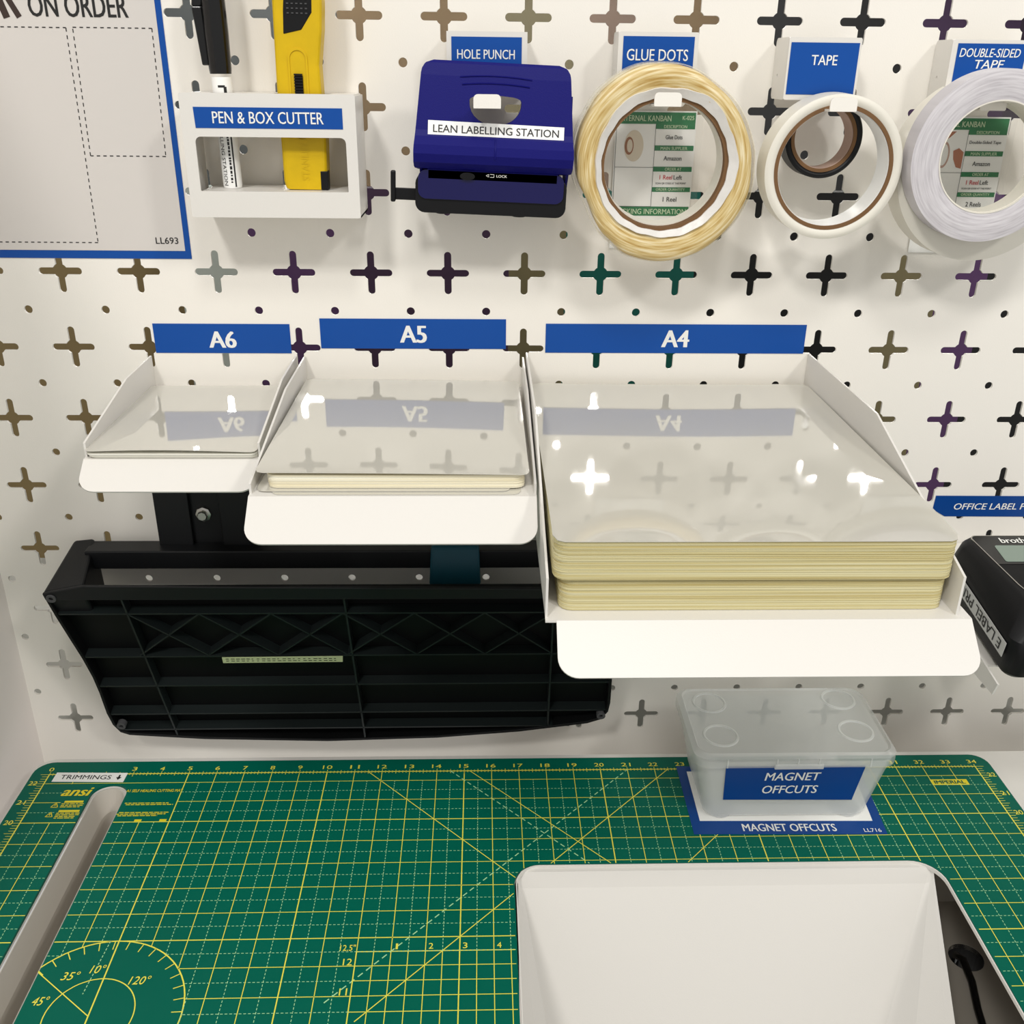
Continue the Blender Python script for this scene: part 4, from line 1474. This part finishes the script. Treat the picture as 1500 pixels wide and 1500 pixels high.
def roll(name, label, loc, ro, ri, rc, y0, y1, m_tape, m_core, m_in, rot=(0, 0, 0), group=None, bulge=0.0012):
    t = thing(name, label, 'tape roll', loc, rot, group)
    mb = MB()
    n = 8
    pr = [(rc + (ro - rc) * k / n, y0 - bulge * math.sin(PI * k / n)) for k in range(n + 1)]
    mb.lathe(pr + [(ro, y1), (rc, y1)], 96)
    mb.build('tape', m_tape, t, smooth=45)
    mb = MB(); mb.lathe([(ri + 0.0005, y0 - 0.0004), (rc, y0 - 0.0004), (rc, y1), (ri + 0.0005, y1)], 80)
    mb.build('core', m_core, t, smooth=45)
    mb = MB(); mb.lathe([(ri, y0 + 0.001), (ri + 0.0005, y0 + 0.001), (ri + 0.0005, y1), (ri, y1)], 80)
    mb.build('core_lining', m_in, t, smooth=45)
    return t


# centres given for the front faces; each roll hangs on its hook's arm
roll('tape_roll', 'white and brown tape roll hanging at the front of the TAPE hook', (0.2223, 0, 0.5345), 0.0502, 0.0402, 0.0434, -0.0620, -0.0385, M_white_tape, M_card, M_paper, (math.radians(2), 0, 0), 'rolls on the TAPE hook')
roll('tape_roll', 'small black tape roll hanging behind the white one on the TAPE hook', (0.2205, 0, 0.5520), 0.0288, 0.0215, 0.0245, -0.0370, -0.0180, M_black, M_card, mat('core_pink', rgb(186, 160, 146), 0.7), (0, 0, 0), 'rolls on the TAPE hook')
roll('tape_roll', 'thick lilac-edged double-sided tape roll at the front of the right hook', (0.3345, 0, 0.5425), 0.0590, 0.0375, 0.0388, -0.0700, -0.0520, M_lilac, M_white_tape, M_white_tape, (math.radians(1), 0, 0), 'rolls on the double-sided hook')
roll('tape_roll', 'larger white tape roll behind the lilac-edged one at the right edge', (0.3420, 0, 0.5310), 0.0660, 0.0460, 0.0480, -0.0490, -0.0250, M_white_tape, M_white_tape, M_white_tape, (0, 0, 0), 'rolls on the double-sided hook')

# ------------------------------------------------------------------ paper trimmer, hung with its underside outwards
pt = thing('paper_trimmer', 'black ribbed paper trimmer hung underside out on the pegboard', 'paper trimmer', (-0.155, 0, 0.02))
dv = Vector((0, -0.229, 0.9734))
TF = Fr((0.155, -0.035, 0.0), (1, 0, 0), dv)       # x in world, distance up the sloping face
outline = [(-0.4048, 0.1726), (-0.4008, 0.1447), (-0.3958, 0.1180), (-0.3913, 0.0942), (-0.3880, 0.0700), (-0.3869, 0.0492), (-0.3868, 0.0209), (-0.3848, 0.0043), (-0.3800, -0.0065), (-0.3721, -0.0108),
           (-0.3019, -0.0177), (-0.1843, -0.0222), (-0.0782, -0.0184), (0.0014, -0.0102), (0.0671, 0.0012), (0.0800, 0.0070), (0.0862, 0.0180), (0.0873, 0.0304), (0.0862, 0.068), (0.0870, 0.120), (0.0890, 0.1760),
           (-0.3600, 0.1815)]
low_out = outline[1:-2] + [(0.0870, 0.1680), (-0.4045, 0.1680)]
mb = MB(); mb.plate(TF, low_out, (), 0.004, lift=-0.012)
mb.build('base_plate', M_trim, pt)


def inset(loop, d):
    n = len(loop)
    o = []
    for i in range(n):
        a, b, c = Vector(loop[i - 1]), Vector(loop[i]), Vector(loop[(i + 1) % n])
        e1, e2 = (b - a).normalized(), (c - b).normalized()
        nn_ = (Vector((-e1.y, e1.x)) + Vector((-e2.y, e2.x))).normalized()
        k = max(0.5, nn_.dot(Vector((-e1.y, e1.x))))
        o.append(tuple(b + nn_ * d / k))
    return o


mb = MB(); mb.plate(TF, low_out, [inset(low_out, 0.0028)], 0.0125)
mb.build('rim', M_trim, pt, bevel=0.0006)


def left_x(s):
    pts = outline[:10]
    for (xa, sa), (xb, sb) in zip(pts, pts[1:]):
        if sb <= s <= sa:
            return xa + (xb - xa) * (sa - s) / (sa - sb)
    return -0.38


def rib(name, a, b, w=0.0016, h=0.0105, lift=-0.0010):
    mb = MB()
    dx, dy = b[0] - a[0], b[1] - a[1]
    L = math.hypot(dx, dy)
    nx, ny = -dy / L * w / 2, dx / L * w / 2
    mb.plate(TF, [(a[0] - nx, a[1] - ny), (b[0] - nx, b[1] - ny), (b[0] + nx, b[1] + ny), (a[0] + nx, a[1] + ny)], (), h, lift=lift)
    return mb.build(name, M_rib, pt)


def rib_path(name, pts, w=0.0014, h=0.0105, lift=-0.0015):
    mb = MB()
    for a, b in zip(pts, pts[1:]):
        dx, dy = b[0] - a[0], b[1] - a[1]
        L = math.hypot(dx, dy)
        nx, ny = -dy / L * w / 2, dx / L * w / 2
        mb.plate(TF, [(a[0] - nx, a[1] - ny), (b[0] - nx, b[1] - ny), (b[0] + nx, b[1] + ny), (a[0] + nx, a[1] + ny)], (), h, lift=lift)
    return mb.build(name, M_rib, pt)


for s in (0.1478, 0.0950, 0.0568, 0.0182, -0.0040):
    rib('rib', (left_x(s) + 0.002, s), (0.084 if s > 0 else 0.050, s + (0.0015 if s < 0.1 else 0)))
rib('rib', (-0.3415, 0.1680), (-0.3270, -0.0143))
rib('rib', (-0.1526, 0.1680), (-0.1477, -0.0196))
rib('rib', (0.0282, 0.1680), (0.0292, -0.0055))
tops = [-0.3400, -0.2790, -0.2170, -0.1550, -0.0930, -0.0317, 0.0290]
z_ = lambda k: 0.1470 if k % 2 == 0 else 0.0962
rib_path('diagonal_rib', [(x, z_(k)) for k, x in enumerate(tops)])
rib_path('diagonal_rib', [(x, z_(k + 1)) for k, x in enumerate(tops)])
# moulded top: left end cap, front bar and rail with the open gap between
mb = MB()
cap_t = [(-0.3985, -0.012, 0.2105), (-0.3790, -0.012, 0.2105), (-0.3790, -0.060, 0.1950), (-0.4050, -0.0755, 0.1905)]
mb.hexa([(-0.4010, -0.012, 0.160), (-0.4050, -0.0630, 0.160), (-0.3700, -0.0630, 0.160), (-0.3780, -0.012, 0.160)], [(-0.3985, -0.012, 0.2085), (-0.4055, -0.0750, 0.1885), (-0.3700, -0.0738, 0.1950), (-0.3795, -0.012, 0.2105)])
mb.v = [(x + 0.155, y, z - 0.02) for x, y, z in mb.v]
mb.build('end_cap', M_trim_dk, pt, bevel=0.003, segs=3)
mb = MB()
mb.plate(TF, [(-0.4040, 0.1655), (0.0885, 0.1655), (0.0890, 0.1760), (-0.3690, 0.1810), (-0.4050, 0.1728)], (), 0.0030, lift=0.0006)
mb.build('front_bar', M_trim_dk, pt, bevel=0.0008)
mb = MB()
mb.box(-0.382 + 0.155, 0.089 + 0.155, -0.034, -0.012, 0.1900 - 0.02, 0.2075 - 0.02)
rail = mb.build('cutting_rail', M_trim_dk, pt, bevel=0.0012)
mb = MB()
mb.hexa([(-0.0810, -0.046, 0.178), (-0.0350, -0.046, 0.178), (-0.0370, -0.010, 0.178), (-0.0790, -0.010, 0.178)], [(-0.0790, -0.040, 0.214), (-0.0365, -0.040, 0.214), (-0.0385, -0.010, 0.218), (-0.0770, -0.010, 0.218)])
mb.v = [(x + 0.155, y, z - 0.02) for x, y, z in mb.v]
mb.build('cutter_carriage', M_teal, pt, bevel=0.0025)
# hanger plate rising behind the small trays
mb = MB()
mb.box(-0.3200 + 0.155, -0.2330 + 0.155, -0.0160, -0.0030, 0.195 - 0.02, 0.330 - 0.02)
mb.box(-0.3200 + 0.155, -0.2900 + 0.155, -0.0215, -0.0160, 0.195 - 0.02, 0.330 - 0.02)
mb.box(-0.2640 + 0.155, -0.2330 + 0.155, -0.0215, -0.0160, 0.195 - 0.02, 0.330 - 0.02)
hg = mb.build('hanger_plate', M_trim_dk, pt, bevel=0.0010)
mb = MB(); mb.lathe([(0.0, -0.0235), (0.0038, -0.0235), (0.0045, -0.0220), (0.0045, -0.0195), (0.0068, -0.0190), (0.0068, -0.0160), (0.0, -0.0160)], 8, closed=False)
b_ = mb.build('bolt', M_steel, hg, loc=(-0.2790 + 0.155, 0, 0.2360 - 0.02), smooth=20)
mb = MB(); mb.plate(TF, [(-0.2671, 0.0882), (-0.1599, 0.0889), (-0.1593, 0.0962), (-0.2671, 0.0953)], (), 0.0004, lift=0.0004)
st = mb.build('sticker', mat('pale_green_sticker', rgb(186, 196, 150), 0.5), pt)
mb = MB()
for k in range(22):
    x = -0.264 + k * 0.0046
    for y in (0.0935, 0.0910):
        stroke(mb, TF, (x, y), (x + random.uniform(0.0015, 0.0038), y), 0.0008, 0.0006)
mb.build('sticker_print', M_ink_k, st)
for (x, s) in ((-0.3985, 0.1680), (-0.3765, 0.0040), (0.0795, 0.0135)):
    mb = MB(); mb.plate(Fr(TF.p(x, s, 0.0), TF.u, TF.v), circle(0, 0, 0.0042, 20), [circle(0, 0, 0.0020, 12)], 0.006, lift=0.0018)
    mb.build('screw', M_grey, pt, bevel=0.0004)

# ------------------------------------------------------------------ label printer, its label and shelf
t = thing('printer_label', 'blue OFFICE LABEL PRINTER strip on the pegboard at the right edge', 'label', (0.46, -0.0005, 0.235))
f = Fr((-0.46, 0, -0.235))
mb = MB(); mb.plate(f, [(0.3917, 0.2250), (0.5600, 0.2240), (0.5600, 0.2446), (0.3800, 0.2456), (0.3794, 0.2320)], (), 0.0004)
mb.build('blue_strip', M_bluedark, t)
text('lettering', 'OFFICE LABEL PRINTER', f, 0.4475, 0.2350, 0.0980, 0.0062, M_ink_w, t, 0.012, 0.15)

PT = math.radians(9)
sh = thing('printer_shelf', 'white steel shelf under the label printer at the right edge', 'shelf', (0.423, 0, 0.198), (PT, 0, 0))
mb = MB(); mb.plate(Fr((0, 0, 0), (1, 0, 0), (0, 1, 0)), rrect(-0.062, 0.09, -0.168, -0.0015, (0.004, 0.004, 0, 0)), (), 0.0016)
mb.build('base', M_white, sh)
mb = MB(); mb.plate(Fr((-0.0618, 0, 0), (0, -1, 0), (0, 0, 1)), [(0.0015, -0.052), (0.060, -0.034), (0.190, -0.010), (0.192, 0.002), (0.0015, 0.003)], (), 0.0015)
mb.build('side_panel', M_white, sh)
lp_ = thing('label_printer', 'black handheld label printer on the white shelf at the right edge', 'label printer', (0.422, -0.066, 0.2000), (PT, 0, 0))
# body lofted from rounded outlines (x, y) at rising z
def lo_(dx, y0, y1, r):
    return rrect(-0.056 - dx, 0.075, y0, y1, r, 6)


loops = []
for (dx, y0, y1, r, z) in ((-0.006, -0.118, -0.006, 0.010, -0.0115), (-0.001, -0.126, -0.001, 0.013, -0.004), (0.0, -0.128, 0.0, 0.014, 0.014), (0.001, -0.124, 0.0, 0.014, 0.026), (-0.001, -0.112, -0.001, 0.015, 0.038), (-0.004, -0.104, -0.004, 0.015, 0.0435), (-0.007, -0.100, -0.007, 0.014, 0.0450)):
    loops.append([(x, y, z) for x, y in lo_(dx, y0, y1, r)])
loops = [[(x + (max(0.0, -y - 0.02) * 0.17 * max(0.0, (z - 0.026) / 0.019) if x < -0.02 else 0.0), y, z) for x, y, z in l] for l in loops]
mb = MB(); slab(mb, loops)
body = mb.build('printer_body', M_black, lp_, smooth=40)
tf_ = Fr((0, 0, 0.0452), (1, 0, 0), (0, 1, 0))
skew = lambda l: [(x + (max(0.0, -y - 0.014) * 0.18 if x < -0.01 else 0.0), y) for x, y in l]
mb = MB(); mb.plate(tf_, skew(rrect(-0.0478, 0.075, -0.0960, -0.0070, (0.022, 0.004, 0.004, 0.005), 8)), [skew(rrect(-0.0470, 0.0742, -0.0952, -0.0078, (0.0215, 0.0035, 0.0035, 0.0045), 8))], 0.0008, lift=0.0004)
mb.build('chrome_trim', M_steel, lp_)
mb = MB(); mb.plate(tf_, skew(rrect(-0.0468, 0.0742, -0.0470, -0.0080, (0.001, 0.001, 0.0035, 0.0045))), (), 0.0006, lift=0.0002)
mb.build('gloss_panel', M_black_gl, lp_)
mb = MB(); mb.plate(tf_, rrect(-0.0330, 0.060, -0.0440, -0.0215, 0.002), (), 0.0006, lift=0.0005)
mb.build('screen', M_screen, lp_)
text('brand_lettering', 'brother', tf_, -0.0100, -0.0145, 0.030, 0.0072, M_ink_w, lp_, 0.02, lift=0.0005)
mb = MB(); mb.plate(tf_, [(-0.0230 + 0.0045 * math.cos(a), -0.0650 + 0.003 * math.sin(a)) for a in [2 * PI * i / 20 for i in range(20)]], [[(-0.0230 + 0.0039 * math.cos(a), -0.0650 + 0.0025 * math.sin(a)) for a in [2 * PI * i / 20 for i in range(20)]]], 0.0004, lift=0.0004)
mb.build('power_key', M_grey, lp_)
text('key_lettering', 'Esc', tf_, -0.0195, -0.0810, 0.0085, 0.0045, M_ink_w, lp_, 0.02, lift=0.0004)
for r_ in range(2):
    for c_ in range(5):
        mb = MB(); mb.plate(tf_, rrect(-0.010 + c_ * 0.016, 0.003 + c_ * 0.016, -0.0740 - r_ * 0.013, -0.0640 - r_ * 0.013, 0.002), (), 0.0012, lift=0.0014)
        mb.build('key', mat('charcoal_key', rgb(52, 52, 52), 0.5), lp_, bevel=0.0004)
# printed label tape along the left flank, turned over the front corner
lt = Fr((-0.0576, -0.0650, 0.0135), (0, 1, 0), (0, 0, -1))      # reads from the front to the back, heads down
mb = MB(); mb.plate(lt, [(-0.0500, -0.0072), (0.0610, -0.0072), (0.0610, 0.0062), (-0.0500, 0.0062)], (), 0.0004, lift=0.0002)
tp = mb.build('label_tape', mat('silver_label_tape', rgb(196, 196, 194), 0.4), lp_)
text('lettering', 'E LABEL PRINTER', lt, 0.0060, -0.0004, 0.100, 0.0085, M_ink_k, tp, 0.008, lift=0.0005)
mb = MB(); mb.plate(Fr((0, -0.1284, 0.0175)), [(-0.0440, -0.0100), (-0.010, -0.0100), (-0.010, 0.0110), (-0.0440, 0.0110)], (), 0.0004)
mb.build('cassette_label', mat('silver_label_tape', rgb(196, 196, 194), 0.4), lp_)
mb = MB(); mb.plate(Fr((0, -0.1286, 0.0175)), rrect(-0.0350, -0.016, -0.0050, 0.0070, 0.001), (), 0.0004, lift=0.0002)
mb.build('cassette_window', M_black_gl, lp_)
